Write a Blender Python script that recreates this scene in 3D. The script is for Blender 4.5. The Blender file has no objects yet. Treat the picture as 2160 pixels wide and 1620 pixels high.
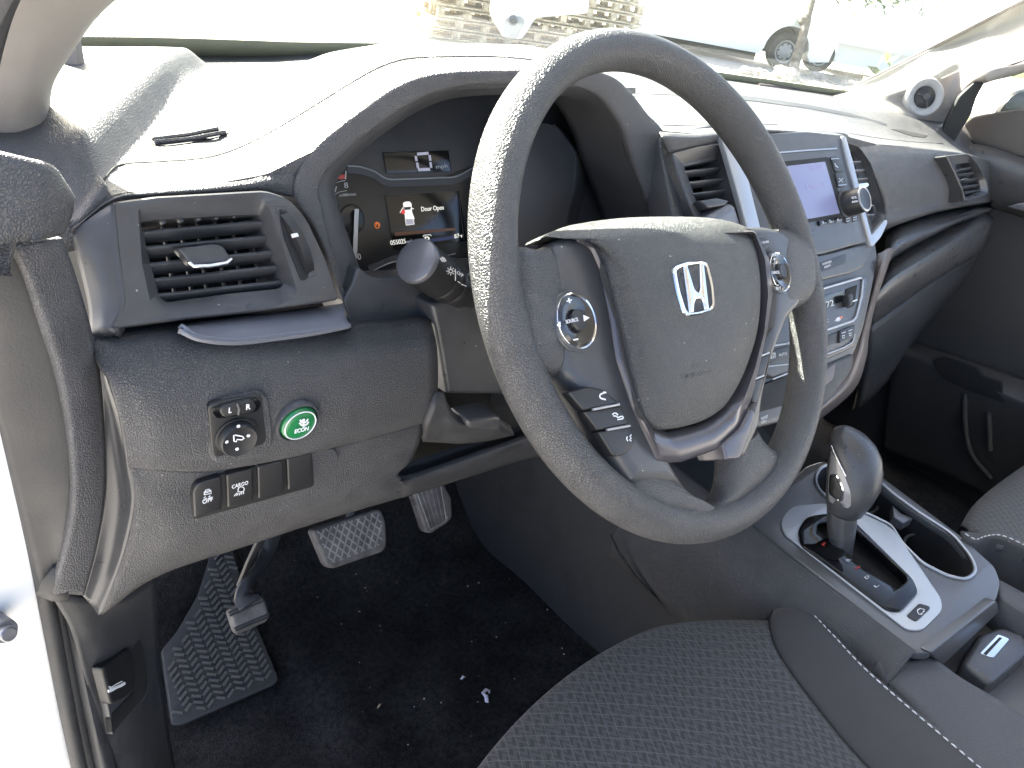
import bpy, bmesh, math, random
from mathutils import Vector, Matrix
from mathutils.bvhtree import BVHTree
random.seed(7)
SC=bpy.context.scene; COL=SC.collection
F=1592.0
EX=Vector((0.7362967,-0.22809191,0.63705671));EY=Vector((-0.6559921,-0.47151917,0.58935901));EZ=Vector((0.16595643,-0.85184726,-0.4968045))
C0=Vector((-.4606,-.2799,.1918))
def ray(px,py):
    c=Vector(((px-1080)/F,(py-810)/F,1)); return Vector((c.dot(EX),c.dot(EY),c.dot(EZ)))
def PX(px,py,X): r=ray(px,py); return C0+r*((X-C0.x)/r.x)
def PY(px,py,Y): r=ray(px,py); return C0+r*((Y-C0.y)/r.y)
def PZ(px,py,Z): r=ray(px,py); return C0+r*((Z-C0.z)/r.z)
def PD(px,py,d): return C0+ray(px,py)*d
def proj(p):
    d=Vector(p)-C0; c=EX*d.x+EY*d.y+EZ*d.z
    return (1080+F*c.x/c.z,810+F*c.y/c.z)
class Pl:
    def __init__(s,p,n,u=(1,0,0)):
        s.p=Vector(p);s.n=Vector(n).normalized();u=Vector(u);s.u=(u-s.n*u.dot(s.n)).normalized();s.v=s.n.cross(s.u)
    def at(s,px,py,h=0):
        r=ray(px,py); t=((s.p+s.n*h-C0).dot(s.n))/r.dot(s.n); return C0+r*t
    def uv(s,px,py,h=0):
        d=s.at(px,py,h)-s.p; return (d.dot(s.u),d.dot(s.v))
    def w(s,a,b,h=0): return s.p+s.u*a+s.v*b+s.n*h
def tiltP(p,deg,u=(1,0,0)):
    t=math.radians(deg); return Pl(p,(0,-math.cos(t),math.sin(t)),u)
def P3(a,b,c):
    n=(b-a).cross(c-a).normalized()
    if n.dot(C0-a)<0:n=-n
    return Pl((a+b+c)/3,n)
# ---------- materials
M={}
def mat(name,col,rough=.5,metal=0,bump=None,spec=.5,coat=0,emit=None,var=0,dust=0,trans=0):
    if not emit and max(col)<.2:col=(col[0]*1.01,col[1],col[2]*.985)
    m=bpy.data.materials.new(name);m.use_nodes=True;nt=m.node_tree;N=nt.nodes;L=nt.links
    b=N['Principled BSDF'];b.inputs['Base Color'].default_value=(*col,1);b.inputs['Roughness'].default_value=rough
    b.inputs['Metallic'].default_value=metal;b.inputs['Specular IOR Level'].default_value=spec;b.inputs['Coat Weight'].default_value=coat
    b.inputs['Coat Roughness'].default_value=.08
    tc=N.new('ShaderNodeTexCoord')
    def noise(scale,det=3):
        n=N.new('ShaderNodeTexNoise');n.inputs['Scale'].default_value=scale;n.inputs['Detail'].default_value=det;L.new(tc.outputs['Object'],n.inputs['Vector']);return n
    if var:
        n=noise(9,5);n2=noise(60,3);mx=N.new('ShaderNodeMath');mx.operation='MULTIPLY';L.new(n.outputs[0],mx.inputs[0]);L.new(n2.outputs[0],mx.inputs[1])
        r=N.new('ShaderNodeMapRange');r.inputs[1].default_value=.15;r.inputs[2].default_value=.38;r.inputs[3].default_value=1-var;r.inputs[4].default_value=1+var;L.new(mx.outputs[0],r.inputs[0])
        v=N.new('ShaderNodeVectorMath');v.operation='SCALE';v.inputs[0].default_value=col;L.new(r.outputs[0],v.inputs['Scale']);L.new(v.outputs[0],b.inputs['Base Color'])
        r2=N.new('ShaderNodeMapRange');r2.inputs[1].default_value=.3;r2.inputs[2].default_value=.7;r2.inputs[3].default_value=max(.05,rough-.07);r2.inputs[4].default_value=min(1,rough+.07);L.new(n2.outputs[0],r2.inputs[0]);L.new(r2.outputs[0],b.inputs['Roughness'])
    if dust:
        # fine pale dust specks lying on the surface
        vo=N.new('ShaderNodeTexVoronoi');vo.inputs['Scale'].default_value=210;L.new(tc.outputs['Object'],vo.inputs['Vector'])
        sx=N.new('ShaderNodeSeparateColor');L.new(vo.outputs['Color'],sx.inputs[0])
        th=N.new('ShaderNodeMath');th.operation='POWER';th.inputs[1].default_value=9;L.new(sx.outputs[0],th.inputs[0])
        tm=N.new('ShaderNodeMath');tm.operation='MULTIPLY';tm.inputs[1].default_value=.13*dust;L.new(th.outputs[0],tm.inputs[0])
        c=N.new('ShaderNodeMath');c.operation='LESS_THAN';L.new(tm.outputs[0],c.inputs[1]);L.new(vo.outputs['Distance'],c.inputs[0])
        src=b.inputs['Base Color'].links[0].from_socket if b.inputs['Base Color'].links else None
        mx=N.new('ShaderNodeMix');mx.data_type='RGBA';mx.inputs[6].default_value=(*col,1);mx.inputs[7].default_value=(.35,.35,.36,1)
        if src:L.new(src,mx.inputs[6])
        L.new(c.outputs[0],mx.inputs[0]);L.new(mx.outputs[2],b.inputs['Base Color'])
    if bump:
        k,scale,dist=bump
        bp=N.new('ShaderNodeBump');bp.inputs['Distance'].default_value=dist;bp.inputs['Strength'].default_value=1
        if k=='leather':
            vo=N.new('ShaderNodeTexVoronoi');vo.feature='DISTANCE_TO_EDGE';vo.inputs['Scale'].default_value=scale
            nz=noise(scale*.6,2);ad=N.new('ShaderNodeVectorMath');ad.operation='MULTIPLY_ADD';ad.inputs[1].default_value=(.5/scale,)*3
            L.new(nz.outputs['Color'],ad.inputs[0]);L.new(tc.outputs['Object'],ad.inputs[2]);L.new(ad.outputs[0],vo.inputs['Vector'])
            r=N.new('ShaderNodeMapRange');r.inputs[1].default_value=0;r.inputs[2].default_value=.22;L.new(vo.outputs['Distance'],r.inputs[0]);L.new(r.outputs[0],bp.inputs['Height'])
        elif k=='grain':
            nz=noise(scale,4);L.new(nz.outputs[0],bp.inputs['Height'])
        L.new(bp.outputs[0],b.inputs['Normal'])
    if emit:
        b.inputs['Emission Color'].default_value=(*emit[0],1);b.inputs['Emission Strength'].default_value=emit[1]
    M[name]=m;return m
mat('pad',(.078,.076,.078),.4,bump=('leather',700,.00035),var=.12,dust=1)
mat('rimleather',(.062,.061,.062),.36,bump=('leather',620,.0004),var=.12)
mat('cover',(.05,.05,.049),.4,bump=('leather',700,.00035),dust=1.2,var=.1)
mat('knee',(.058,.0575,.060),.45,bump=('leather',640,.0004),var=.12,dust=.9)
mat('smooth',(.055,.055,.058),.34,bump=('grain',1500,.0001),var=.12,dust=1)
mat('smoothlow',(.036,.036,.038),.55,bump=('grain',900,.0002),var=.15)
mat('endcap',(.070,.069,.073),.5,bump=('leather',600,.0004),var=.1)
mat('satin',(.13,.13,.145),.3,metal=.35,dust=1)
mat('satinlav',(.10,.095,.105),.28,metal=.4)
mat('silverlight',(.45,.465,.48),.4,metal=.35)
mat('ledge',(.075,.067,.062),.6,bump=('grain',900,.0001))
mat('trim_skysheen',(.17,.175,.20),.4,metal=.25,dust=1)  # bright blue of the sky's reflection is put into the base colour
mat('silver',(.38,.39,.41),.33,metal=.6)
mat('console',(.12,.12,.122),.3,metal=.4,bump=('grain',1200,.00004))
mat('satinlight',(.32,.31,.31),.35,metal=.4)
mat('ribgrey',(.085,.083,.082),.5)
mat('chrome',(.75,.76,.78),.1,metal=1)
mat('gloss',(.005,.005,.006),.08,spec=.35)
mat('button',(.016,.016,.017),.42,bump=('grain',1500,.00005))
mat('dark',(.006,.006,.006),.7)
mat('cavity',(.004,.004,.0045),.8)
mat('slat',(.045,.046,.05),.38,var=.1,dust=.8)
mat('clusterface',(.045,.045,.048),.36,var=.1)
mat('clusterhood',(.05,.05,.053),.5,bump=('grain',1400,.0001),var=.1)
mat('lcd',(.004,.005,.005),.12)
mat('white',(.75,.75,.76),.5)
mat('print',(.55,.55,.56),.5)
mat('lit',(.7,.7,.66),.5,emit=((.95,.93,.82),.06))
mat('litdim',(.3,.3,.34),.5,emit=((.55,.53,.66),.03))
mat('amber',(.5,.12,.01),.4,emit=((1,.22,.02),.04))
mat('red',(.45,.03,.03),.4,emit=((1,.06,.05),.04))
mat('redprint',(.5,.05,.04),.4)
mat('glowbrown',(.1,.05,.03),.4,emit=((.5,.2,.1),.005))
mat('glowblue',(.03,.04,.1),.4,emit=((.1,.14,.4),.006))
mat('radiolcd',(.10,.10,.16),.35,emit=((.36,.42,.78),.028))
mat('radioink',(.14,.13,.2),.4,emit=((.5,.47,.85),.034))
mat('green',(.012,.16,.05),.3,coat=.5)
mat('pillar',(.25,.23,.208),.6,bump=('grain',900,.00015),var=.05)
mat('pillardark',(.17,.155,.145),.6,bump=('grain',900,.00015),var=.06)
mat('speaker',(.33,.33,.33),.45)
mat('matrubber',(.034,.034,.035),.6,bump=('grain',500,.0002),var=.15)
mat('crumb',(.45,.43,.40),.8)
mat('rubber',(.026,.026,.027),.62,bump=('grain',500,.0002),var=.2)
mat('padrub',(.11,.10,.094),.6,bump=('grain',400,.0004),var=.45)
mat('padhi',(.24,.22,.20),.55,bump=('grain',500,.0003),var=.4)
mat('metaldark',(.03,.03,.031),.45,metal=.3,var=.3)
mat('paint',(.80,.79,.76),.3,coat=.4)
mat('steel',(.25,.25,.26),.4,metal=.9,var=.2)
mat('tunnel',(.017,.017,.019),.6,bump=('grain',700,.0003),var=.12)
mat('doorpanel',(.032,.031,.031),.62,bump=('grain',800,.0002),var=.1)
mat('brownside',(.11,.09,.085),.45,bump=('grain',900,.0001),var=.08)
mat('stitch',(.6,.6,.6),.7)
mat('paper',(.72,.70,.82),.7)
mat('straw',(.5,.38,.25),.7)
mat('wood',(.52,.44,.32),.8,bump=('grain',30,.002),var=.4)
mat('conc',(.30,.29,.27),.85,bump=('grain',12,.004),var=.2)
mat('truckwhite',(.78,.78,.76),.35,coat=.3)
mat('tire',(.03,.03,.03),.8)
mat('bark',(.20,.17,.13),.9,bump=('grain',25,.01),var=.4)
mat('leaf',(.09,.13,.035),.7,var=.5)
mat('stone',(.42,.37,.33),.85,bump=('grain',10,.01),var=.35)
mat('frit',(.22,.22,.15),.6)  # pale olive carries the sun haze seen over the dark band
mat('roofliner',(.45,.43,.40),.85)
def fabric():
    m=mat('fabric',(.05,.05,.054),.85,spec=.25);nt=m.node_tree;N=nt.nodes;L=nt.links;b=N['Principled BSDF']
    tc=[n for n in N if n.type=='TEX_COORD'][0]
    sep=N.new('ShaderNodeSeparateXYZ');L.new(tc.outputs['Object'],sep.inputs[0])
    def ma(op,a,bb=None,cc=None):
        n=N.new('ShaderNodeMath');n.operation=op
        for i,x in enumerate((a,bb,cc)):
            if x is None:continue
            if isinstance(x,(int,float)):n.inputs[i].default_value=x
            else:L.new(x,n.inputs[i])
        return n.outputs[0]
    X=ma('ADD',sep.outputs[0],ma('MULTIPLY',sep.outputs[1],-.0));Y=sep.outputs[1]
    zz=ma('PINGPONG',X,.0046)          # zigzag
    ph=ma('ADD',Y,ma('MULTIPLY',zz,1.6))
    fine=ma('PINGPONG',ph,.0006)
    coarse=ma('PINGPONG',ma('ADD',ph,ma('MULTIPLY',X,.35)),.0048)
    band=ma('GREATER_THAN',coarse,.0026)
    d1=ma('PINGPONG',ma('ADD',Y,ma('MULTIPLY',X,.9)),.0085);d2=ma('PINGPONG',ma('SUBTRACT',Y,ma('MULTIPLY',X,1.6)),.0085)
    ln=ma('LESS_THAN',ma('MINIMUM',d1,d2),.0006)
    nz=N.new('ShaderNodeTexNoise');nz.inputs['Scale'].default_value=5;L.new(tc.outputs['Object'],nz.inputs['Vector'])
    # second weave shows in the forward half of the cushion
    fr=N.new('ShaderNodeMapRange');fr.inputs[1].default_value=-.22;fr.inputs[2].default_value=-.1;L.new(ma('ADD',Y,ma('MULTIPLY',nz.outputs[0],.04)),fr.inputs[0])
    ln=ma('MULTIPLY',ln,fr.outputs[0])
    f1=ma('MULTIPLY',ma('DIVIDE',fine,.0006),.28)
    tot=ma('ADD',ma('ADD',ma('MULTIPLY',band,.42),f1),ma('MULTIPLY',ln,.95))
    cr=N.new('ShaderNodeMix');cr.data_type='RGBA';cr.inputs[6].default_value=(.034,.034,.034,1);cr.inputs[7].default_value=(.112,.111,.112,1);L.new(tot,cr.inputs[0]);L.new(cr.outputs[2],b.inputs['Base Color'])
    bp=N.new('ShaderNodeBump');bp.inputs['Distance'].default_value=.0006;L.new(tot,bp.inputs['Height']);L.new(bp.outputs[0],b.inputs['Normal'])
    b.inputs['Sheen Weight'].default_value=.15
fabric()
mat('plainfab',(.048,.047,.048),.85,spec=.25,bump=('grain',1400,.0003),var=.08);M['plainfab'].node_tree.nodes['Principled BSDF'].inputs['Sheen Weight'].default_value=.12
def carpetmat():
    m=mat('carpet',(.014,.014,.015),.95,spec=.15,bump=('grain',420,.0035));nt=m.node_tree;N=nt.nodes;L=nt.links;b=N['Principled BSDF'];tc=[n for n in N if n.type=='TEX_COORD'][0]
    n=N.new('ShaderNodeTexNoise');n.inputs['Scale'].default_value=160;n.inputs['Detail'].default_value=5;L.new(tc.outputs['Object'],n.inputs['Vector'])
    n2=N.new('ShaderNodeTexNoise');n2.inputs['Scale'].default_value=14;n2.inputs['Detail'].default_value=4;L.new(tc.outputs['Object'],n2.inputs['Vector'])
    mu=N.new('ShaderNodeMath');mu.operation='MULTIPLY';L.new(n.outputs[0],mu.inputs[0]);L.new(n2.outputs[0],mu.inputs[1])
    cr=N.new('ShaderNodeValToRGB');cr.color_ramp.elements[0].position=.12;cr.color_ramp.elements[0].color=(.006,.006,.007,1);cr.color_ramp.elements[1].position=.42;cr.color_ramp.elements[1].color=(.034,.033,.032,1);L.new(mu.outputs[0],cr.inputs[0]);L.new(cr.outputs[0],b.inputs['Base Color'])
carpetmat()
def glassmat(name,fac,tint=(1,1,1)):
    m=bpy.data.materials.new(name);m.use_nodes=True;nt=m.node_tree;N=nt.nodes;L=nt.links;N.clear()
    o=N.new('ShaderNodeOutputMaterial');t=N.new('ShaderNodeBsdfTransparent');t.inputs[0].default_value=(*tint,1);g=N.new('ShaderNodeBsdfGlossy');g.inputs['Roughness'].default_value=.02
    d=N.new('ShaderNodeBsdfDiffuse');d.inputs[0].default_value=(.75,.75,.72,1)
    mx=N.new('ShaderNodeMixShader');mx.inputs[0].default_value=fac;L.new(t.outputs[0],mx.inputs[1]);L.new(g.outputs[0],mx.inputs[2])
    tc=N.new('ShaderNodeTexCoord');v=N.new('ShaderNodeTexVoronoi');v.inputs['Scale'].default_value=170;L.new(tc.outputs['Object'],v.inputs[0])
    nz=N.new('ShaderNodeTexNoise');nz.inputs['Scale'].default_value=6;L.new(tc.outputs['Object'],nz.inputs[0])
    r=N.new('ShaderNodeMapRange');r.inputs[1].default_value=.16;r.inputs[2].default_value=.10;r.inputs[3].default_value=.085;r.inputs[4].default_value=.3;L.new(v.outputs['Distance'],r.inputs[0])  # even white veil imitates glare haze, the denser dots are dust
    mu=N.new('ShaderNodeMath');mu.operation='MULTIPLY';L.new(r.outputs[0],mu.inputs[0]);L.new(nz.outputs[0],mu.inputs[1])
    m2=N.new('ShaderNodeMixShader');L.new(mu.outputs[0],m2.inputs[0]);L.new(mx.outputs[0],m2.inputs[1]);L.new(d.outputs[0],m2.inputs[2]);L.new(m2.outputs[0],o.inputs[0]);M[name]=m
glassmat('glass',.05,(.93,.96,.93))
# ---------- object helpers
def thing(name,label,cat,loc,group=None,kind=None):
    o=bpy.data.objects.new(name,None);COL.objects.link(o);o.location=loc;o.empty_display_size=.02
    o['label']=label;o['category']=cat
    if group:o['group']=group
    if kind:o['kind']=kind
    return o
def origin_of(o):
    p=Vector()
    while o is not None: p+=o.location; o=o.parent
    return p
def link(name,me,m,parent=None,sharp=38,label=None):
    for p in me.polygons:p.use_smooth=(len(p.vertices)<=4)
    if sharp<180: me.set_sharp_from_angle(angle=math.radians(sharp))
    me.materials.append(M[m] if isinstance(m,str) else m)
    o=bpy.data.objects.new(name,me);COL.objects.link(o)
    if parent is not None:
        o.parent=parent;o.location=-origin_of(parent) # mesh data stays in scene coordinates
    if label:o['label']=label
    return o
def top(o,label,cat,group=None,kind=None):
    if kind:o['kind']=kind
    else:
        o['label']=label;o['category']=cat
    if group:o['group']=group
    me=o.data;xs=[v.co for v in me.vertices]
    c=Vector((sum(v.x for v in xs)/len(xs),sum(v.y for v in xs)/len(xs),min(v.z for v in xs)))
    me.transform(Matrix.Translation(-c));o.location=c
    return o
def bmobj(name,bm,m,parent=None,sharp=38,recalc=True,**k):
    if recalc:bmesh.ops.recalc_face_normals(bm,faces=bm.faces)
    me=bpy.data.meshes.new(name);bm.to_mesh(me);bm.free();return link(name,me,m,parent,sharp,**k)
def cr(pts,n,closed=False):
    P=[Vector(p) for p in pts];out=[];N=len(P);rng=range(N if closed else N-1)
    for i in rng:
        if closed:a,b,c,d=P[i-1],P[i],P[(i+1)%N],P[(i+2)%N]
        else:
            b,c=P[i],P[i+1];a=P[i-1] if i>0 else b*2-c;d=P[i+2] if i+2<N else c*2-b
        for k in range(n):
            t=k/n;out.append(.5*((2*b)+(c-a)*t+(2*a-5*b+4*c-d)*t*t+(3*b-a-3*c+d)*t**3))
    if not closed:out.append(P[-1].copy())
    return out
class RP(list):pass
def rp(pts,r=8,k=4):
    """round the corners of a polygon given in pixels"""
    out=RP();out.pts=pts;out.r=r;out.k=k;N=len(pts)
    for i in range(N):
        p=Vector(pts[i][:2]);rr=pts[i][2] if len(pts[i])>2 else r
        a=Vector(pts[i-1][:2])-p;b=Vector(pts[(i+1)%N][:2])-p
        ra=min(rr,a.length*.48);rb=min(rr,b.length*.48);A=p+a.normalized()*ra;B=p+b.normalized()*rb
        for j in range(k+1):
            t=j/k;out.append(tuple(A*(1-t)**2+p*2*t*(1-t)+B*t*t))
    return out
def area(P): return .5*sum(P[i-1][0]*P[i][1]-P[i][0]*P[i-1][1] for i in range(len(P)))
def inset(P,d):
    s=1 if area(P)>0 else -1;out=[];N=len(P)
    for i in range(N):
        a=Vector(P[i-1]);b=Vector(P[i]);c=Vector(P[(i+1)%N]);e=(b-a);f=(c-b)
        if e.length<1e-9:e=f
        if f.length<1e-9:f=e
        n1=Vector((-e.y,e.x)).normalized()*s;n2=Vector((-f.y,f.x)).normalized()*s;n=n1+n2
        if n.length<1e-6:n=n1
        n.normalize();k=1/max(.45,n.dot(n1));out.append(tuple(b+n*d*k))
    # collapse folded runs onto the crossing of their neighbours' offset lines
    for _ in range(3):
        fl=[(Vector(out[(i+1)%N])-Vector(out[i])).dot(Vector(P[(i+1)%N])-Vector(P[i]))<-1e-12 for i in range(N)]
        if not any(fl) or all(fl):break
        i=0;st_=[k for k in range(N) if fl[k] and not fl[k-1]]
        for a in st_:
            b_=a
            while fl[b_%N]:b_+=1
            # vertices a..b_ collapse
            e1=(Vector(P[a])-Vector(P[a-1]));e2=Vector(P[(b_+1)%N])-Vector(P[b_%N])
            A_=Vector(out[a-1]);B_=Vector(out[(b_+1)%N]);den=e1.x*e2.y-e1.y*e2.x
            q=sum((Vector(out[v%N]) for v in range(a,b_+1)),Vector((0,0)))/(b_+1-a)
            if abs(den)>1e-12:
                t=((B_-A_).x*e2.y-(B_-A_).y*e2.x)/den;c=A_+e1*t
                if (c-q).length<abs(d)*3:q=c
            for v in range(a,b_+1):out[v%N]=tuple(q)
    return out
def rings(name,R,m,parent=None,caps=(True,True),closed=True,sharp=38,**k):
    bm=bmesh.new();V=[[bm.verts.new(p) for p in r] for r in R];n=len(V[0])
    for i in range(len(V)-1):
        for j in range(n if closed else n-1):
            try:bm.faces.new((V[i][j],V[i][(j+1)%n],V[i+1][(j+1)%n],V[i+1][j]))
            except Exception:pass
    if closed:
        if caps[0]:bm.faces.new(V[0][::-1])
        if caps[1]:bm.faces.new(V[-1])
    return bmobj(name,bm,m,parent,sharp,**k)
def round_uv(P,rad,k):
    out=[];N=len(P)
    for i in range(N):
        p=Vector(P[i]);a=Vector(P[i-1])-p;b=Vector(P[(i+1)%N])-p;rr=rad[i];ra=min(rr,a.length*.46);rb=min(rr,b.length*.46);A=p+a.normalized()*ra;B=p+b.normalized()*rb
        for j in range(k+1):
            t=j/k;out.append(tuple(A*(1-t)**2+p*2*t*(1-t)+B*t*t))
    return out
def inset_rp(P,rad,d,k):
    s=1 if area(P)>0 else -1;N=len(P);Q=[];R2=[]
    for i in range(N):
        a,b,c=Vector(P[i-1]),Vector(P[i]),Vector(P[(i+1)%N]);e=(b-a).normalized();f=(c-b).normalized()
        n1=Vector((-e.y,e.x))*s;n2=Vector((-f.y,f.x))*s;n=n1+n2
        if n.length<1e-6:n=n1
        n.normalize();kk=1/max(.3,n.dot(n1));Q.append(tuple(b+n*d*kk))
        conv=(e.x*f.y-e.y*f.x)*s>0
        R2.append(max(rad[i]-d,rad[i]*.25,1e-5) if conv else rad[i]+d)
    return round_uv(Q,R2,k)
def slab(name,poly,pl,h0,h1,m,parent=None,bev=.0015,dome=0,label=None):
    """solid plate; px outline is that of its front face"""
    if isinstance(poly,RP):
        C=[pl.uv(q[0],q[1],h1-bev) for q in poly.pts];rad=[]
        for i,q in enumerate(poly.pts):
            r_=q[2] if len(q)>2 else poly.r;o_=Vector(C[i]);e1=(Vector(pl.uv(q[0]+1,q[1],h1-bev))-o_).length;e2=(Vector(pl.uv(q[0],q[1]+1,h1-bev))-o_).length;rad.append(r_*(e1+e2)/2)
        k=poly.k;IN=lambda d:inset_rp(C,rad,d,k);P=IN(0)
        R=[[pl.w(a,b,h0) for a,b in P],[pl.w(a,b,h1-bev) for a,b in P]]
        for f,g in ((.13,.5),(.5,.87),(1,1)):R.append([pl.w(a,b,h1-bev+bev*g) for a,b in IN(bev*f)])
        if dome:
            c=Vector((sum(p[0] for p in P)/len(P),sum(p[1] for p in P)/len(P)));I=IN(bev)
            for s,hh in ((.8,.36),(.55,.7),(.25,.94)):R.append([pl.w(c.x+(a-c.x)*s,c.y+(b-c.y)*s,h1+dome*hh) for a,b in I])
        return rings(name,R,m,parent,label=label)
    P=[pl.uv(x,y,h1-bev) for x,y in [q[:2] for q in poly]]
    Q=[P[0]]
    for p in P[1:]:
        if (Vector(p)-Vector(Q[-1])).length>1e-5:Q.append(p)
    if (Vector(Q[0])-Vector(Q[-1])).length<1e-5:Q.pop()
    P=Q;R=[[pl.w(a,b,h0) for a,b in P],[pl.w(a,b,h1-bev) for a,b in P]]
    for f,g in ((.13,.5),(.5,.87),(1,1)):
        R.append([pl.w(a,b,h1-bev+bev*g) for a,b in inset(P,bev*f)])
    if dome:
        c=Vector((sum(p[0] for p in P)/len(P),sum(p[1] for p in P)/len(P)))
        I=inset(P,bev)
        for s,hh in ((.8,.36),(.55,.7),(.25,.94)):
            R.append([pl.w(c.x+(a-c.x)*s,c.y+(b-c.y)*s,h1+dome*hh) for a,b in I])
    return rings(name,R,m,parent,label=label)
def frame(name,outer,inner,pl,ho,hi,m,parent=None,back=-.01,bev=.001,mid=None,sharp=38):
    """ring-shaped plate between two px outlines with equal counts; hi = height at inner edge"""
    R=[[pl.at(x,y,ho) - pl.n*(ho-back) for x,y in outer],[pl.at(x,y,ho)-pl.n*bev for x,y in outer]]
    o=[pl.uv(x,y,ho) for x,y in outer];R.append([pl.w(a,b,ho) for a,b in inset(o,bev)])
    if mid:R.append([pl.at(x,y,mid[1]) for x,y in mid[0]])
    R.append([pl.at(x,y,hi) for x,y in inner]);R.append([pl.at(x,y,hi)-pl.n*(hi-back) for x,y in inner])
    return rings(name,R,m,parent,caps=(False,False),sharp=sharp)
def lathe(name,p,axis,prof,m,parent=None,seg=40,caps=(True,True),sharp=38,uax=None,oval=1,**k):
    p=Vector(p);a=Vector(axis).normalized();u=Vector(uax) if uax else a.orthogonal();u=(u-a*u.dot(a)).normalized();v=a.cross(u)
    R=[[p+a*s+(u*math.cos(2*math.pi*i/seg)+v*math.sin(2*math.pi*i/seg)*oval)*r for i in range(seg)] for s,r in prof]
    return rings(name,R,m,parent,caps,sharp=sharp,**k)
def tube(name,pts,r,m,parent=None,seg=8,closed=False,flat=1,nrm=None,**k):
    P=[Vector(p) for p in pts];N=len(P);R=[];prev=None
    for i,p in enumerate(P):
        if closed:t=P[(i+1)%N]-P[i-1]
        else:t=P[min(i+1,N-1)]-P[max(i-1,0)]
        t.normalize()
        u=Vector(nrm) if nrm is not None else (prev if prev else t.orthogonal());u=(u-t*u.dot(t)).normalized();prev=u;v=t.cross(u)
        rr=r[i] if isinstance(r,(list,tuple)) else r
        R.append([p+(u*math.cos(2*math.pi*j/seg)*flat+v*math.sin(2*math.pi*j/seg))*rr for j in range(seg)])
    if closed:R.append(R[0][:])
    bm=bmesh.new();V=[[bm.verts.new(q) for q in r_] for r_ in (R[:-1] if closed else R)]
    if closed:V.append(V[0])
    for i in range(len(V)-1):
        for j in range(seg):bm.faces.new((V[i][j],V[i][(j+1)%seg],V[i+1][(j+1)%seg],V[i+1][j]))
    if not closed:bm.faces.new(V[0][::-1]);bm.faces.new(V[-1])
    return bmobj(name,bm,m,parent,sharp=50,**k)
def surf(name,rows,m,parent=None,sub=(4,4),thick=.003,sharp=50,toward=None,label=None):
    rows=[[Vector(p) for p in r] for r in rows]
    A=[cr(r,sub[1]) for r in rows];n=len(A[0]);cols=[cr([A[i][j] for i in range(len(A))],sub[0]) for j in range(n)];m2=len(cols[0])
    bm=bmesh.new();V=[[bm.verts.new(cols[j][i]) for j in range(n)] for i in range(m2)]
    for i in range(m2-1):
        for j in range(n-1):bm.faces.new((V[i][j],V[i][j+1],V[i+1][j+1],V[i+1][j]))
    bm.normal_update();tw=Vector(toward) if toward else C0
    s=sum(f.normal.dot(tw-f.calc_center_median())*f.calc_area() for f in bm.faces)
    if s<0:bmesh.ops.reverse_faces(bm,faces=bm.faces)
    me=bpy.data.meshes.new(name);bm.to_mesh(me);bm.free();o=link(name,me,m,parent,sharp,label=label)
    if thick:
        md=o.modifiers.new('s','SOLIDIFY');md.thickness=thick;md.offset=-1
    return o
def bvh(*os):
    vs=[];fs=[]
    for o in os:
        b=len(vs);off=origin_of(o);vs+=[v.co+off for v in o.data.vertices];fs+=[[b+i for i in p.vertices] for p in o.data.polygons]
    return BVHTree.FromPolygons(vs,fs)
def hit(T,px,py,lift=0):
    d=ray(px,py).normalized();h=T.ray_cast(C0,d)
    if h[0] is None:return None
    n=h[1] if h[1].dot(d)<0 else -h[1]
    return h[0]+n*lift
def locP(T,a,b,c):
    A,B,C=hit(T,*a),hit(T,*b),hit(T,*c)
    return P3(A,B,C)
def addbox(bm,c,s,rot=None):
    r=bmesh.ops.create_cube(bm,size=1)['verts']
    for v in r:
        q=Vector((v.co.x*s[0],v.co.y*s[1],v.co.z*s[2]))
        if rot is not None:q=rot@q
        v.co=q+Vector(c)
def box(name,c,s,m,parent=None,bev=.002,rot=None,**k):
    bm=bmesh.new();addbox(bm,(0,0,0),s,rot)
    if bev:bmesh.ops.bevel(bm,geom=list(bm.edges),offset=bev,segments=2,affect='EDGES')
    bmesh.ops.translate(bm,verts=bm.verts,vec=Vector(c));return bmobj(name,bm,m,parent,**k)
def strokes(name,lines,pl,w,h,m,parent=None,thick=.0003,closed=False):
    """ribbons of width w (px-ish metres given directly)"""
    bm=bmesh.new()
    for ln in lines:
        P=[Vector(pl.uv(q[0],q[1],h)) for q in ln]
        if len(P)<2:continue
        L=[];R=[]
        for i,p in enumerate(P):
            t=P[min(i+1,len(P)-1)]-P[max(i-1,0)]
            if t.length<1e-9:t=Vector((1,0))
            t.normalize();n=Vector((-t.y,t.x))*w/2;L.append(p+n);R.append(p-n)
        for i in range(len(P)-1):
            q=[L[i],L[i+1],R[i+1],R[i]]
            a=[bm.verts.new(pl.w(x.x,x.y,h)) for x in q];b=[bm.verts.new(pl.w(x.x,x.y,h-thick)) for x in q]
            bm.faces.new(a);bm.faces.new(b[::-1])
            for k in range(4):bm.faces.new((a[k],b[k],b[(k+1)%4],a[(k+1)%4]))
    return bmobj(name,bm,m,parent)
FONT=None
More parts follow.
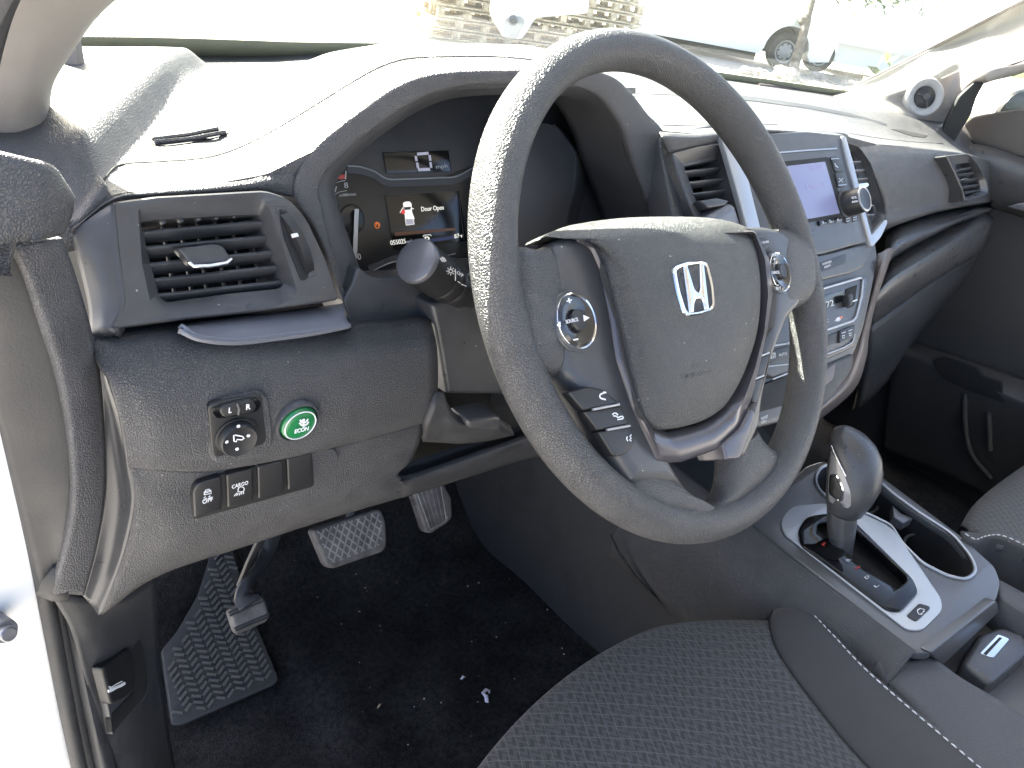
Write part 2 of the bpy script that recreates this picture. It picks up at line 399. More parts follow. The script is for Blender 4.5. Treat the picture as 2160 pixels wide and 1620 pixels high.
def text(s,pl,a,b,h,m,parent=None,name='lettering',bold=0,hs=None,thick=.0003):
    """text between two px points of its baseline on plane pl; hs = cap height in px (else natural)"""
    cu=bpy.data.curves.new('t','FONT');cu.body=s;cu.size=1;cu.extrude=0;cu.offset=bold;cu.resolution_u=3
    o=bpy.data.objects.new('t',cu);COL.objects.link(o);dg=bpy.context.evaluated_depsgraph_get();me=bpy.data.meshes.new_from_object(o.evaluated_get(dg));bpy.data.objects.remove(o)
    if not me.vertices:return
    x0=min(v.co.x for v in me.vertices);x1=max(v.co.x for v in me.vertices);y1=.7
    A=Vector(pl.uv(*a,h));B=Vector(pl.uv(*b,h));d=B-A;L=d.length;d.normalize();n=Vector((-d.y,d.x))
    sx=L/(x1-x0);sy=sx
    if hs:
        A2=Vector(pl.uv(a[0],a[1]-hs,h));sy=abs((A2-A).dot(n))/.7
    for v in me.vertices:
        q=A+d*((v.co.x-x0)*sx)+n*(v.co.y*sy);v.co=pl.w(q.x,q.y,h)
    bm=bmesh.new();bm.from_mesh(me);bpy.data.meshes.remove(me)
    for f in bm.faces:
        if f.normal.dot(pl.n)<0:f.normal_flip()
    r=bmesh.ops.extrude_face_region(bm,geom=list(bm.faces))
    bmesh.ops.translate(bm,verts=[v for v in r['geom'] if isinstance(v,bmesh.types.BMVert)],vec=pl.n*thick)
    return bmobj(name,bm,m,parent)
def circ(pl,c,e,h=0,n=36,sx=1):
    """circle on plane through px centre and px rim point, returned as px-free uv polygon -> px list"""
    C=Vector(pl.uv(*c,h));r=(Vector(pl.uv(*e,h))-C).length
    return [proj(pl.w(C.x+r*sx*math.cos(2*math.pi*i/n),C.y+r*math.sin(2*math.pi*i/n),h)) for i in range(n)]
def plate_holes(name,outl,holes,pl,h0,h1,m,parent,bev=.001):
    """flat plate with holes; outlines in px at h1"""
    cu=bpy.data.curves.new('c','CURVE');cu.dimensions='2D';cu.fill_mode='BOTH';cu.extrude=(h1-h0)/2-bev;cu.bevel_depth=bev;cu.bevel_resolution=2
    for P in [outl]+holes:
        sp=cu.splines.new('POLY');Q=[pl.uv(x,y,h1) for x,y in P];sp.points.add(len(Q)-1)
        for i,(a,b) in enumerate(Q):sp.points[i].co=(a,b,0,1)
        sp.use_cyclic_u=True
    o=bpy.data.objects.new('c',cu);COL.objects.link(o);dg=bpy.context.evaluated_depsgraph_get();me=bpy.data.meshes.new_from_object(o.evaluated_get(dg));bpy.data.objects.remove(o)
    mid=(h0+h1)/2
    for v in me.vertices:v.co=pl.w(v.co.x,v.co.y,mid+v.co.z)
    bm=bmesh.new();bm.from_mesh(me);bmesh.ops.remove_doubles(bm,verts=bm.verts,dist=1e-6);bpy.data.meshes.remove(me);return bmobj(name,bm,m,parent)
# ---------- camera
cam=bpy.data.objects.new('camera',bpy.data.cameras.new('camera'));COL.objects.link(cam);SC.camera=cam
cam.data.sensor_width=36;cam.data.lens=F/2160*36;cam.data.clip_start=.01;cam.data.clip_end=500
Rm=Matrix(((EX.x,-EX.y,-EX.z),(EY.x,-EY.y,-EY.z),(EZ.x,-EZ.y,-EZ.z))).normalized();cam.matrix_world=Matrix.Translation(C0)@Rm.to_4x4()
# =================== DASHBOARD ===================
dash=thing('dashboard','dark grey leather-grained truck dashboard lit white by the sun on top','dashboard',(.4,.2,-.1))
def lerp(a,b,t):return a+(b-a)*t
def sm(t):t=max(0,min(1,t));return t*t*(3-2*t)
def tab(T,x):
    if x<=T[0][0]:return T[0][1]
    for (a,b),(c,d) in zip(T,T[1:]):
        if x<=c:return lerp(b,d,(x-a)/(c-a))
    return T[-1][1]
ZR=[(-.42,.036),(-.33,.04),(-.25,.049),(-.2,.058),(-.15,.077),(-.1,.1),(-.05,.112),(.05,.113),(.1,.108),(.14,.09),(.18,.07),(.25,.066),(.4,.066),(.55,.06),(.75,.045),(.95,.03),(1.12,.010),(1.3,.0)]
YR=[(-.42,.12),(-.33,.135),(-.25,.155),(-.15,.165),(-.08,.16),(.1,.16),(.2,.155),(.5,.145),(.9,.155),(1.2,.17)]
PV=tiltP((-.27,.14,.012),30)
PH=tiltP((0,.152,.05),14)
PS=tiltP((.54,.142,.06),36)
_E=[PV.at(152,482,.003),PV.at(240,413,.003),PV.at(330,399,.003),PV.at(450,388,.003),PV.at(560,368,.003)]+[PH.at(*q) for q in [(662,318),(775,225),(862,172),(950,152),(1100,148),(1228,148),(1292,163),(1332,198),(1364,240),(1396,276)]]+[PS.at(1470,282,.004),PS.at(1560,273,.004),PS.at(1640,274,.004),PS.at(1780,286,.004)]+[PY(1848,304,.163),PY(1950,312,.168),PY(2030,322,.172),PY(2080,338,.172),PY(2140,360,.18)]
_E=[Vector((-.45,_E[0].y-.01,_E[0].z-.004))]+_E
ZR=[(p.x,p.z) for p in _E];YR=[(p.x,p.y) for p in _E]
YF=[(-.42,.5),(-.3,.6),(-.19,.635),(0,.675),(.3,.715),(.6,.69),(.8,.62),(.98,.53),(1.1,.45),(1.2,.38),(1.3,.34)]
ZF=[(-.42,.02),(0,.02),(.3,.036),(.6,.037),(.98,.04),(1.2,.045)]
PLT=[(-.42,.04),(-.2,.05),(.2,.055),(.5,.055),(.9,.05),(1.2,.03)]
def ztop(x,y):
    yr,yf=tab(YR,x),tab(YF,x);zr=tab(ZR,x);pl=tab(PLT,x)
    s=(y-yr)/(yf-yr);pl=tab(PLT,x)
    z=lerp(zr,pl,sm((s-.06)/.5))+(.010*math.sin(min(1,max(0,s)/.35)*math.pi) if s<.35 else 0)*sm((zr-.06)/.04)
    z=lerp(z,tab(ZF,x),sm((s-.45)/.55))
    # raised border at the left end
    d=((x+.318)*.266-(y-.209)*.166)/.3136   # >0 towards the plate
    al=((x+.318)*.166+(y-.209)*.266)/.3136
    k=sm((.008-d)/.02)*sm((.40-al)/.12)*sm((al+.06)/.05)
    return z+.02*k
def xs_range(a,b,n):return [a+(b-a)*i/n for i in range(n+1)]
def dash_top():
    bm=bmesh.new();X=xs_range(-.42,-.12,60)+xs_range(-.115,.22,56)[0:]+xs_range(.225,1.30,90);rows=[];S=[i/110 for i in range(111)]
    for x in X:
        yr,yf=tab(YR,x),tab(YF,x);c=[]
        zr=ztop(x,yr)
        for t,dz in ((-.001,-.012),(-.001,-.006),(-.0006,-.002)):c.append((x,yr+t,zr+dz))
        for s in S:
            y=lerp(yr,yf,s);c.append((x,y,ztop(x,y)))
        c.append((x,yf+.01,ztop(x,yf)-.03));rows.append(c)
    V=[[bm.verts.new(p) for p in c] for c in rows]
    for i in range(len(V)-1):
        for j in range(len(V[0])-1):bm.faces.new((V[i][j],V[i+1][j],V[i+1][j+1],V[i][j+1]))
    o=bmobj('top_pad',bm,'pad',dash,60,recalc=False)
    me=o.data
    if sum(p.normal.z for p in me.polygons)<0:me.flip_normals()
    md=o.modifiers.new('s','SOLIDIFY');md.thickness=.003;md.offset=-1
    return o
topo=dash_top();TT=bvh(topo)
def seam(name,pts,par,T,w=.0011,m='dark',n=5):
    P=[hit(T,x,y) for x,y in [tuple(q)[:2] for q in cr([(a,b,0) for a,b in pts],n)]];P=[p for p in P if p]
    if len(P)>2:tube(name,P,w*.5,m,par,6)
seam('seam',[(168,470),(200,410),(232,362),(262,346),(340,341),(440,332),(520,305),(600,262),(700,200),(780,152),(830,131),(880,122),(1000,119),(1080,122),(1150,130)],topo,TT)
seam('seam',[(1396,266),(1460,264),(1540,264),(1640,262)],topo,TT)
seam('seam',[(1790,281),(1850,291),(1920,299),(1990,303)],topo,TT)
# defroster slot at the left end
def slotmesh(name,pts,par,m,lift=.0006):
    P=[hit(TT,x,y,lift) for x,y in pts];bm=bmesh.new();a=[bm.verts.new(p) for p in P];b=[bm.verts.new(p-Vector((0,0,.004))) for p in P];bm.faces.new(a);bm.faces.new(b[::-1]);n=len(P)
    for i in range(n):bm.faces.new((a[i],b[i],b[(i+1)%n],a[(i+1)%n]))
    return bmobj(name,bm,m,par)
sv=slotmesh('window_demister',rp([(316,292),(330,286),(440,270),(478,272),(485,281),(460,290),(400,303),(350,309),(320,306)],6,2),dash,'dark')
for L_ in ([(322,299),(400,289),(462,276)],[(326,305),(400,298),(478,283)]):
    tube('slat',[hit(TT,x,y,.0015) for x,y in L_],.0016,'pad',sv,6)
sv=slotmesh('window_demister',[(1880,273),(1900,274),(1955,286),(1950,290),(1925,288)],dash,'dark')
# dark strip standing in for the step's shadow band near the windscreen
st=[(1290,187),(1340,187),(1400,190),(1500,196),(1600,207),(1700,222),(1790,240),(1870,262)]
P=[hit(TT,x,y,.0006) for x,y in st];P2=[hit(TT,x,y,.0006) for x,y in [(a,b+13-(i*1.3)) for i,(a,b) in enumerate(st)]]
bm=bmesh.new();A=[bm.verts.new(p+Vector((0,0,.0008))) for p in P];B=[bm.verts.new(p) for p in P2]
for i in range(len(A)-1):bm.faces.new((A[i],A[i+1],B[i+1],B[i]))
bmobj('step_shade_band',bm,'smoothlow',dash)
surf('pad_edge',[[PV.at(152,482,.003),PV.at(240,413,.003),PV.at(330,399,.003),PV.at(450,388,.003),PV.at(560,368,.003),PV.at(640,330,.003)],[PV.at(150,488,.004),PV.at(238,421,.006),PV.at(330,409,.006),PV.at(450,400,.006),PV.at(560,388,.006),PV.at(630,372,.005)],[PV.at(152,494,0),PV.at(240,432,0),PV.at(330,420,.0),PV.at(450,414,0),PV.at(560,408,0),PV.at(640,420,0)]],'pad',dash,sub=(4,4),thick=.003)
surf('pad_edge',[[PS.at(1392,278,.004),PS.at(1470,282,.004),PS.at(1560,273,.004),PS.at(1640,274,.004),PS.at(1780,286,.004)],[PS.at(1400,292,.007),PS.at(1475,292,.007),PS.at(1560,282,.005),PS.at(1640,279,.004),PS.at(1780,290,.003)],[PS.at(1412,322,.003),PS.at(1475,308,.002),PS.at(1560,300,-.004),PS.at(1640,290,-.004),PS.at(1780,300,-.004)]],'pad',dash,sub=(4,4),thick=.003)
# ---- side leather cap at the left end (door side)
surf('end_cap',[[PY(-60,300,.075),PY(0,318,.075),PY(60,333,.078),PY(110,347,.082),PY(140,385,.088),PY(160,418,.094)],
 [PY(-60,322,.068),PY(0,332,.068),PY(60,345,.070),PY(108,362,.075),PY(136,400,.082),PY(158,430,.09)],
 [PY(-60,420,.062),PY(0,425,.062),PY(50,430,.064),PY(95,440,.068),PY(125,450,.076),PY(150,462,.09)],
 [PY(-60,524,.06),PY(0,516,.06),PY(45,510,.062),PY(85,506,.066),PY(115,500,.076),PY(134,494,.088)]],'endcap',dash,thick=.05)
surf('end_trim',[[PV.at(130,498,-.004),PV.at(165,436,-.003),PV.at(208,370,-.004)],[PV.at(140,495,.001),PV.at(180,446,.004),PV.at(222,392,.003)],[PV.at(150,491,.0),PV.at(198,455,.001),PV.at(240,422,.001)]],'pad',dash,thick=.004)
# =================== left vent panel
vo=[(238,426,14),(330,414,4),(560,401,18),(612,418,26),(648,462,20),(690,552,10),(716,632,10),(560,655,4),(400,672,4),(230,694,4),(262,640,10),(250,540,4)]
vm=[(290,438,14),(345,432,4),(540,416,14),(560,424,18),(580,465,4),(610,560,4),(630,622,16),(600,640,12),(480,650,4),(345,668,18),(318,640,8),(300,560,4)]
vi=[(296,468,6),(345,462,4),(540,452,6),(553,455,10),(562,490,4),(588,560,4),(600,600,10),(590,609,8),(480,620,4),(350,638,8),(336,625,8),(318,560,4)]
vent=thing('air_vent','','',PV.w(0,0));del vent['label'];del vent['category'];vent.parent=dash;vent.location=PV.w(0,0)-dash.location
hs=frame('vent_housing',rp(vo,8),rp(vi,8),PV,.012,.004,'smooth',vent,back=-.03,mid=(rp(vm,8),.011))
# left facet turning towards the door
surf('vent_cheek',[[PV.at(240,427,.012),PV.at(200,453,.007),PV.at(146,492,.002)],[PV.at(251,540,.012),PV.at(205,545,.006),PV.at(166,560,-.004)],[PV.at(262,640,.012),PV.at(222,640,.006),PV.at(186,645,-.004)],[PV.at(230,693,.012),PV.at(212,700,.008),PV.at(190,712,0)]],'smooth',vent,thick=.01)
slab('vent_cavity',rp([(285,455),(565,440),(612,615),(335,650)],8),PV,-.05,-.035,'cavity',vent)
def slat(pl,a,b,h,m,par,w=.013,t=.0022,name='slat',tw=12):
    A=pl.at(*a,h);B=pl.at(*b,h);d=(B-A).normalized();n=(pl.n*math.cos(math.radians(tw))-pl.v*math.sin(math.radians(tw))*-1).normalized();n=(n-d*n.dot(d)).normalized();v=n.cross(d)
    R=[]
    for p in (A,B):R.append([p+n*x*w+v*y*t for x,y in ((0,.0),(-.02,.45),(-.10,.75),(-.9,.5),(-1,0),(-.9,-.5),(-.10,-.75),(-.02,-.45))])
    return rings(name,R,m,par)
for a,b in (((297,489),(552,466)),((303,522),(566,497)),((309,557),(577,529)),((318,590),(588,560)),((330,622),(598,592))):slat(PV,a,b,.001,'slat',vent,w=.011,t=.0019,tw=30)
for x0,x1 in ((340,372),(378,408),(415,440),(452,478),(488,512),(525,552)):
    A=PV.at(x0,462,-.02);B=PV.at(x1,640,-.02);tube('vane',[A,B],.0012,'slat',vent,6)
for i in range(5):
    p=PV.at(342+i*37,469-i*3,-.004);lathe('pivot',p,PV.n,[(0,.0016),(.003,.0015),(.0035,.0008)],'slat',vent,10)
tb=slab('vent_tab',rp([(372,524,4),(450,514,8),(470,520,8),(488,548,8),(482,554,6),(410,562,8),(398,556,8)],6),PV,.004,.012,'slat',vent,bev=.0016)
tube('chrome_edge',[PV.at(398,553,.0125),PV.at(408,562,.0125),PV.at(440,561,.013),PV.at(478,555,.0125),PV.at(488,546,.0125)],.0012,'chrome',tb,8)
# thumb wheel
slab('wheel_slot',rp([(588,448),(606,446),(655,560),(648,590),(636,592),(600,500)],6),PV,.004,.0126,'dark',vent,bev=.0004)
slab('wheel_bezel',rp([(580,437,5),(608,434,8),(662,560,8),(668,582,8),(640,588,6),(630,560,4)],5),PV,.004,.0122,'smooth',vent,bev=.0005)
wc=PV.at(628,512,.0126);wc=wc-PV.n*.0246;ax=(PV.u*.93+PV.v*.22).normalized()
tw=lathe('thumb_wheel',wc-ax*.0036,ax,[(0,.029),(.0008,.031),(.0064,.031),(.0072,.029)],'button',vent,48,uax=PV.v)
slab('marker',[(617,493),(627,491),(631,499),(620,501)],PV,.016,.0188,'white',tw,bev=.0002)
strokes('air_flow_mark',[[(588,445+dy),(593,442+dy),(599,445+dy),(605,442+dy)] for dy in (0,4,8)],PV,.0004,.0127,'dark',vent)
strokes('air_off_mark',[[(637,570),(647,568),(651,579),(641,581),(637,570)],[(639,571),(650,579)],[(648,569),(641,580)]],PV,.0003,.0127,'dark',vent)
# =================== instrument hood
outer=[(722,640),(697,562),(664,480),(622,404),(662,318),(775,225),(862,172),(950,152),(1100,148),(1228,148),(1292,163),(1332,198),(1364,240),(1396,276),(1424,338),(1470,450)]
inn=[(735,640),(706,548),(682,450),(676,382),(738,313),(838,236),(918,196),(1000,180),(1110,179),(1212,184),(1258,200),(1288,228),(1318,278),(1346,360),(1383,455),(1420,540)]
b2=[(772,600),(742,520),(712,430),(710,380),(762,318),(856,248),(930,214),(1005,202),(1110,200),(1198,204),(1238,218),(1266,246),(1292,295),(1316,370),(1345,455),(1370,540)]
ro=[];r0=[]
for (x,y) in outer:
    p=PH.at(x,y,0);ro.append(p)
rows=[[p+Vector((0,.03,-.006)) for p in ro],[p+Vector((0,.006,-.001)) for p in ro],ro]
mid=[PH.at((a[0]*.55+b[0]*.45),(a[1]*.55+b[1]*.45),.0012) for a,b in zip(outer,inn)]
ri=[PH.at(x,y,-.001) for x,y in inn]
hood=surf('hood_pad',rows+[mid,ri,[p+Vector((0,.010,0)) for p in ri]],'pad',dash,sub=(5,5),thick=.003)
r2=[PH.at(x,y,-.022) for x,y in b2];r3=[p+Vector((0,.055,-.004)) for p in r2]
clus=thing('instrument_cluster','','',PH.w(0,0));del clus['label'];del clus['category'];clus.parent=dash;clus.location=PH.w(0,0)-dash.location
cc=Vector((.0,.22,.02))
surf('bezel',[[p+Vector((0,.004,0)) for p in ri],[a.lerp(b,.5)+PH.n*.002 for a,b in zip(ri,r2)],r2,[a.lerp(b,.5) for a,b in zip(r2,r3)],r3],'clusterhood',clus,sub=(3,5),thick=.003)
# lower cover below the instruments
slab('column_surround',rp([(738,600,4),(752,560,10),(776,580,10),(800,586,10),(845,584,8),(1010,575,4),(1010,655,4),(905,667,3),(742,691,3),(720,634,8)],8),PH,-.03,.0035,'smooth',clus,bev=.002)
tube('edge_line',[PH.at(x,y,.0045) for x,y in ((722,640),(734,664),(745,690))],.0007,'satin',clus)
# cluster face
PC=tiltP((-.03,.243,0),24)
face=slab('dial_face',[(690,640),(690,330),(840,200),(1300,170),(1340,640)],PC,-.02,0,'clusterface',clus,bev=.001)
gl=slab('info_panel',rp([(705,395,6),(735,350,14),(790,368,10),(830,378,10),(930,374,10),(1010,345,10),(1040,345,4),(1040,540,4),(960,545,4),(900,520,8),(840,560,20),(770,595,10),(740,540,6)],8),PC,-.002,.0008,'gloss',face,bev=.0004)
M['gloss2']=None
mat('panelblack',(.012,.012,.013),.3);gl.data.materials[0]=M['panelblack']
pts=cr([(733,350,0),(760,352,0),(790,362,0),(815,377,0),(850,378,0),(925,375,0),(962,372,0),(1000,352,0),(1030,330,0)],5)
tube('trim_line',[PC.at(p[0],p[1],.0018) for p in pts],.0007,'silver',face,8)
pts2=[(p[0],p[1]+9) for p in pts]
strokes('trim_band',[pts2],PC,.005,.0012,'clusterhood',face)
tube('trim_line',[PC.at(p[0],p[1],.0018) for p in cr([(784,573,0),(810,560,0),(838,551,0),(880,552,0),(960,535,0)],4)],.0006,'silver',face,8)
strokes('trim_band',[cr([(778,567,0),(805,556,0),(835,545,0),(865,545,0)],4)],PC,.005,.0014,'clusterhood',face)
s0=slab('speed_display',[(808,321),(946,317),(952,362),(815,366)],PC,0,.0013,'lcd',face,bev=.0003)
strokes('display_edge',[[(808,320),(946,316),(953,362)]],PC,.0005,.0018,'clusterhood',s0)
dg=[[(880,325),(904,323)],[(882,358),(907,357)],[(877,329),(879,340)],[(880,343),(882,355)],[(906,327),(908,339)],[(908,342),(910,354)]]
strokes('speed_digit',dg,PC,.0024,.0022,'litdim',s0)
text('mph',PC,(920,356),(944,354),.0016,'print',s0,name='unit_mark',hs=9)
s1=slab('info_screen',[(812,413),(968,402),(985,508),(830,528)],PC,0,.0016,'lcd',face,bev=.0003)
strokes('screen_edge',[[(812,412),(967,402),(979,506)]],PC,.0005,.002,'clusterhood',s1)
text('Door Open',PC,(889,446),(936,442),.002,'lit',s1,bold=0,hs=10)
# truck pictogram
slab('truck_icon',rp([(850,428),(856,425),(864,425),(868,429),(869,446),(873,458),(875,462),(855,462),(853,447)],2,2),PC,.0014,.002,'lit',s1,bev=.0001)
slab('truck_icon',[(852,437),(867,436),(866,442),(854,443)],PC,.0018,.0023,'lcd',s1,bev=.0001)
slab('truck_icon',[(855,461),(873,459),(874,473),(857,475)],PC,.0014,.0019,'litdim',s1,bev=.0001)
strokes('truck_icon',[[(855,461),(857,475),(874,473),(872,459)]],PC,.0005,.0023,'lit',s1)
slab('door_icon',[(849,443),(853,441),(855,449),(850,452),(846,449)],PC,.0014,.0022,'red',s1,bev=.0001)
strokes('door_icon',[[(850,438),(844,449)],[(869,439),(873,441)]],PC,.0006,.0023,'lit',s1)
slab('glow_bar',[(832,490),(962,480),(960,486),(834,498)],PC,.0012,.0018,'glowbrown',s1,bev=.0001)
slab('glow_bar',[(865,510),(960,496),(962,503),(868,518)],PC,.0012,.0018,'glowblue',s1,bev=.0001)
text('055025',PC,(824,517),(856,513),.0022,'lit',s1,bold=0,hs=10)
text('miles',PC,(858,513),(878,511),.0022,'litdim',s1,hs=7)
text('P',PC,(897,513),(907,512),.0022,'lit',s1,bold=.01,hs=14)
strokes('gear_bracket',[[(893,499),(895,496),(908,495),(910,498)],[(895,515),(898,517),(909,516),(911,513)]],PC,.0005,.0023,'lit',s1)
text('87',PC,(959,503),(969,501),.0022,'lit',s1,bold=0,hs=9)
text('°F',PC,(970,502),(976,501),.0022,'lit',s1,hs=6)
s2=slab('warning_lamp',circ(PC,(796,475),(796,482),.001,20),PC,.0004,.0012,'amber',face,bev=.0001)
strokes('lamp_mark',[circ(PC,(796,475),(796,480),.0013,18)+circ(PC,(796,475),(796,480),.0013,18)[:1]],PC,.0004,.0014,'lcd',s2)
text('i',PC,(794,480),(798,480),.0014,'lcd',s2,bold=.03,hs=8)
slab('redline',rp([(712,378),(717,370),(727,367),(728,377)],2,2),PC,.0006,.0014,'redprint',face,bev=.0001)
text('8',PC,(727,397),(735,396),.0013,'print',face,hs=12)
strokes('tick',[[(730,360),(729,378)]],PC,.0009,.0016,'silver',face)
strokes('tick',[[(710,393),(707,405)]],PC,.0009,.0014,'print',face)
strokes('scale_arc',[cr([(706,411,0),(716,405,0),(732,402,0)],4)],PC,.0004,.0014,'print',face)
strokes('scale_arc',[cr([(710,385,0),(720,382,0),(728,381,0)],4)],PC,.0004,.0014,'print',face)
text('x1000r/min',PC,(716,415),(751,412),.0013,'print',face,hs=6)
lathe('gauge_hub',PC.at(742,462,.0),PC.n,[(0,.012),(.0012,.0118),(.0018,.011)],'panelblack',face,30)
nd=rings('needle',[[PC.at(x,y,.004+d) for x,y in ((748,441),(757,441),(753,545),(744,545))] for d in (0,.0016)],'silver',face)
text('0',PC,(755,548),(762,547),.0013,'print',face,hs=13)
# round glimmer of the second gauge behind the rim
strokes('gauge_ring',[cr([(1100,470,0),(1112,480,0),(1116,495,0),(1110,512,0)],4)],PC,.001,.003,'silver',face)
# inner divider right of the dials
surf('divider',[[PC.at(1168,262,.03),PC.at(1196,300,.03),PC.at(1212,330,.03),PC.at(1208,390,.028),PC.at(1190,460,.025),PC.at(1180,560,.02)],[PC.at(1168,262,-.01)+Vector((.012,0,0)),PC.at(1196,300,-.01)+Vector((.02,0,0)),PC.at(1212,330,-.01)+Vector((.025,0,0)),PC.at(1208,390,-.01)+Vector((.03,0,0)),PC.at(1190,460,-.01)+Vector((.03,0,0)),PC.at(1180,560,-.01)+Vector((.03,0,0))]],'clusterhood',face,thick=.002)
slab('side_board',rp([(1060,250),(1168,262,20),(1196,300,10),(1212,330,10),(1208,390,10),(1190,460,10),(1180,570),(1060,570)],8),PC,.0,.03,'clusterhood',face,bev=.0015)
# =================== trim bar under the vent, sky reflection in its colour
PT=tiltP((-.2,.112,-.05),32)
surf('trim_bar',[[PY(372,684,.128),PY(450,672,.128),PY(560,660,.128),PY(640,650,.128),PY(700,643,.128),PY(722,640,.128)],[PY(374,688,.112),PY(450,680,.112),PY(560,668,.112),PY(640,660,.112),PY(703,652,.112),PY(726,652,.112)],
 [PY(378,692,.099),PY(425,707,.095),PY(500,713,.093),PY(590,704,.093),PY(670,693,.093),PY(735,681,.094)],[PY(376,691,.100),PY(420,716,.093),PY(500,722,.091),PY(592,713,.091),PY(675,701,.091),PY(741,690,.092)],[PY(376,691,.115),PY(420,718,.115),PY(500,724,.115),PY(592,715,.115),PY(675,703,.115),PY(741,692,.115)]],'trim_skysheen',dash,sub=(3,5),thick=.003,sharp=40)
# =================== knee panel
def R_(L):return [PY(x,y,Y) for x,y,Y in L]
krows=[R_([(188,703,.135),(300,684,.135),(420,674,.135),(560,662,.135),(740,672,.13),(904,662,.125)]),R_([(192,716,.116),(300,702,.114),(420,695,.112),(560,684,.112),(740,690,.110),(907,671,.110)]),
 R_([(206,760,.098),(300,742,.098),(420,738,.094),(560,728,.094),(740,716,.096),(915,698,.10)]),
 R_([(232,805,.088),(310,795,.086),(430,785,.084),(590,770,.083),(760,752,.084),(922,735,.09)]),
 R_([(256,885,.086),(330,875,.079),(440,860,.077),(600,840,.076),(770,818,.078),(924,800,.086)]),
 R_([(268,960,.088),(340,955,.080),(450,940,.077),(610,915,.076),(780,890,.079),(920,862,.088)]),
 R_([(271,986,.092),(345,992,.084),(460,992,.082),(630,962,.081),(790,922,.084),(917,886,.092)])]
knee=surf('knee_panel',krows,'knee',dash,sub=(6,6),thick=.004)
krows2=[R_([(271,984,.093),(345,990,.086),(460,990,.086),(630,960,.085),(790,920,.088),(900,888,.097)]),
 R_([(284,1020,.091),(360,1030,.088),(470,1040,.088),(640,1010,.087),(800,960,.09),(888,925,.097)]),
 R_([(282,1080,.095),(380,1110,.090),(500,1085,.089),(660,1050,.09),(800,1000,.094),(868,972,.100)]),
 R_([(262,1170,.105),(370,1160,.098),(510,1118,.096),(670,1075,.098),(790,1040,.103),(848,1008,.107)]),
 R_([(215,1297,.12),(335,1215,.115),(520,1152,.115),(690,1096,.118),(840,1052,.12),(1000,1003,.125)])]
knee2=surf('lower_panel',krows2,'knee',dash,sub=(6,6),thick=.004)
surf('lower_panel',[[PY(848,1006,.107),PY(940,975,.107),PY(1080,925,.108),PY(1140,905,.108)],[PY(852,1022,.103),PY(945,992,.103),PY(1080,945,.104),PY(1140,925,.104)],[PY(850,1050,.118),PY(940,1022,.12),PY(1090,975,.125),PY(1150,960,.125)]],'smoothlow',dash,thick=.02)
TK=bvh(knee,knee2)
# ridge face between end cap and knee panel
def strip(cols,m,name,th=.006):
    return surf(name,cols,m,dash,sub=(4,6),thick=th)
c3=[(190,713,.118),(228,800,.092),(254,885,.09),(270,985,.094),(282,1060,.096),(262,1160,.106),(238,1230,.113),(208,1298,.12)]
c2=[(134,503,.092),(166,600,.098),(194,700,.106),(213,800,.106),(222,930,.106),(221,1050,.108),(203,1160,.114),(178,1256,.12)]
c1=[(30,515,.082),(72,600,.085),(108,700,.088),(136,800,.092),(156,930,.096),(160,1060,.1),(140,1170,.106),(112,1252,.114)]
c0=[(-80,520,.08),(-60,600,.085),(-20,700,.09),(0,820,.095),(30,930,.10),(62,1060,.105),(88,1170,.11),(108,1252,.114)]
f=lambda c,dx=0,dy=0:[PY(x+dx,y,Y+dy) for x,y,Y in c]
c2b=[(192,702,.112),(210,780,.109),(219,850,.109),(222,930,.109),(221,1050,.110),(203,1160,.116),(190,1215,.118),(178,1256,.122)]
strip([f(c2b,-4,.002),[PY(.5*(a[0]+b[0]),.5*(a[1]+b[1]),.5*(a[2]+b[2])+.006) for a,b in zip(c2b,c3)],f(c3)],'smooth','side_trim')
strip([f(c1,0,-.002),[PY(.5*(a[0]+b[0]),.5*(a[1]+b[1]),.5*(a[2]+b[2])-.003) for a,b in zip(c1,c2)],f(c2)],'endcap','end_cap')
strip([f(c0,-20,.01),f(c0,30,.006),[PY(x-14,y,Y+.006) for x,y,Y in c1],f(c1,4,.008)],'doorpanel','end_cover')
# dark void behind the knee opening and dash backing
box('backing',(.45,.42,-.14),(1.5,.22,.26),'cavity',dash)
slab('column_void',[(850,900),(1150,820),(1150,960),(845,1010)],tiltP((0,.16,-.18),0),-.02,0,'dark',dash)
tube('loose_cable',[PY(x,y,.125) for x,y in ((919,964),(928,966),(938,962),(945,955))],.0011,'straw',dash)
# ---- mirror switch
PK=locP(TK,(450,850),(560,850),(500,950))
fr=slab('switch_surround',rp([(433,856,14),(468,838,20),(548,822,16),(566,840,14),(576,930,24),(560,955,16),(455,978,18),(440,960,14)],8),PK,-.004,.0022,'knee',dash,bev=.002)
ms=slab('mirror_switch',rp([(437,852,14),(550,828,14),(561,935,14),(448,966,14)],14,6),PK,-.002,.0034,'button',dash,bev=.0008)
slab('rocker_well',rp([(447,858,12),(540,836,12),(552,850,12),(544,868,12),(458,884,12),(446,872,10)],12),PK,.002,.0039,'gloss',ms,bev=.0004)
slab('rocker',rp([(464,856,8),(533,840,8),(541,856,8),(534,868,8),(472,880,8),(462,868,8)],8),PK,.003,.0062,'button',ms,bev=.0012)
tube('rocker_ridge',[PK.at(500,850,.0065),PK.at(505,862,.0068),PK.at(503,874,.0065)],.0009,'smooth',ms)
text('L',PK,(482,871),(488,870),.0066,'white',ms,bold=.02,hs=11)
text('R',PK,(519,864),(528,862),.0066,'white',ms,bold=.02,hs=11)
cp=PK.uv(498,920,.004);cw=PK.w(cp[0],cp[1],.003)
rr=(PK.at(498,920,.004)-PK.at(498,954,.004)).length
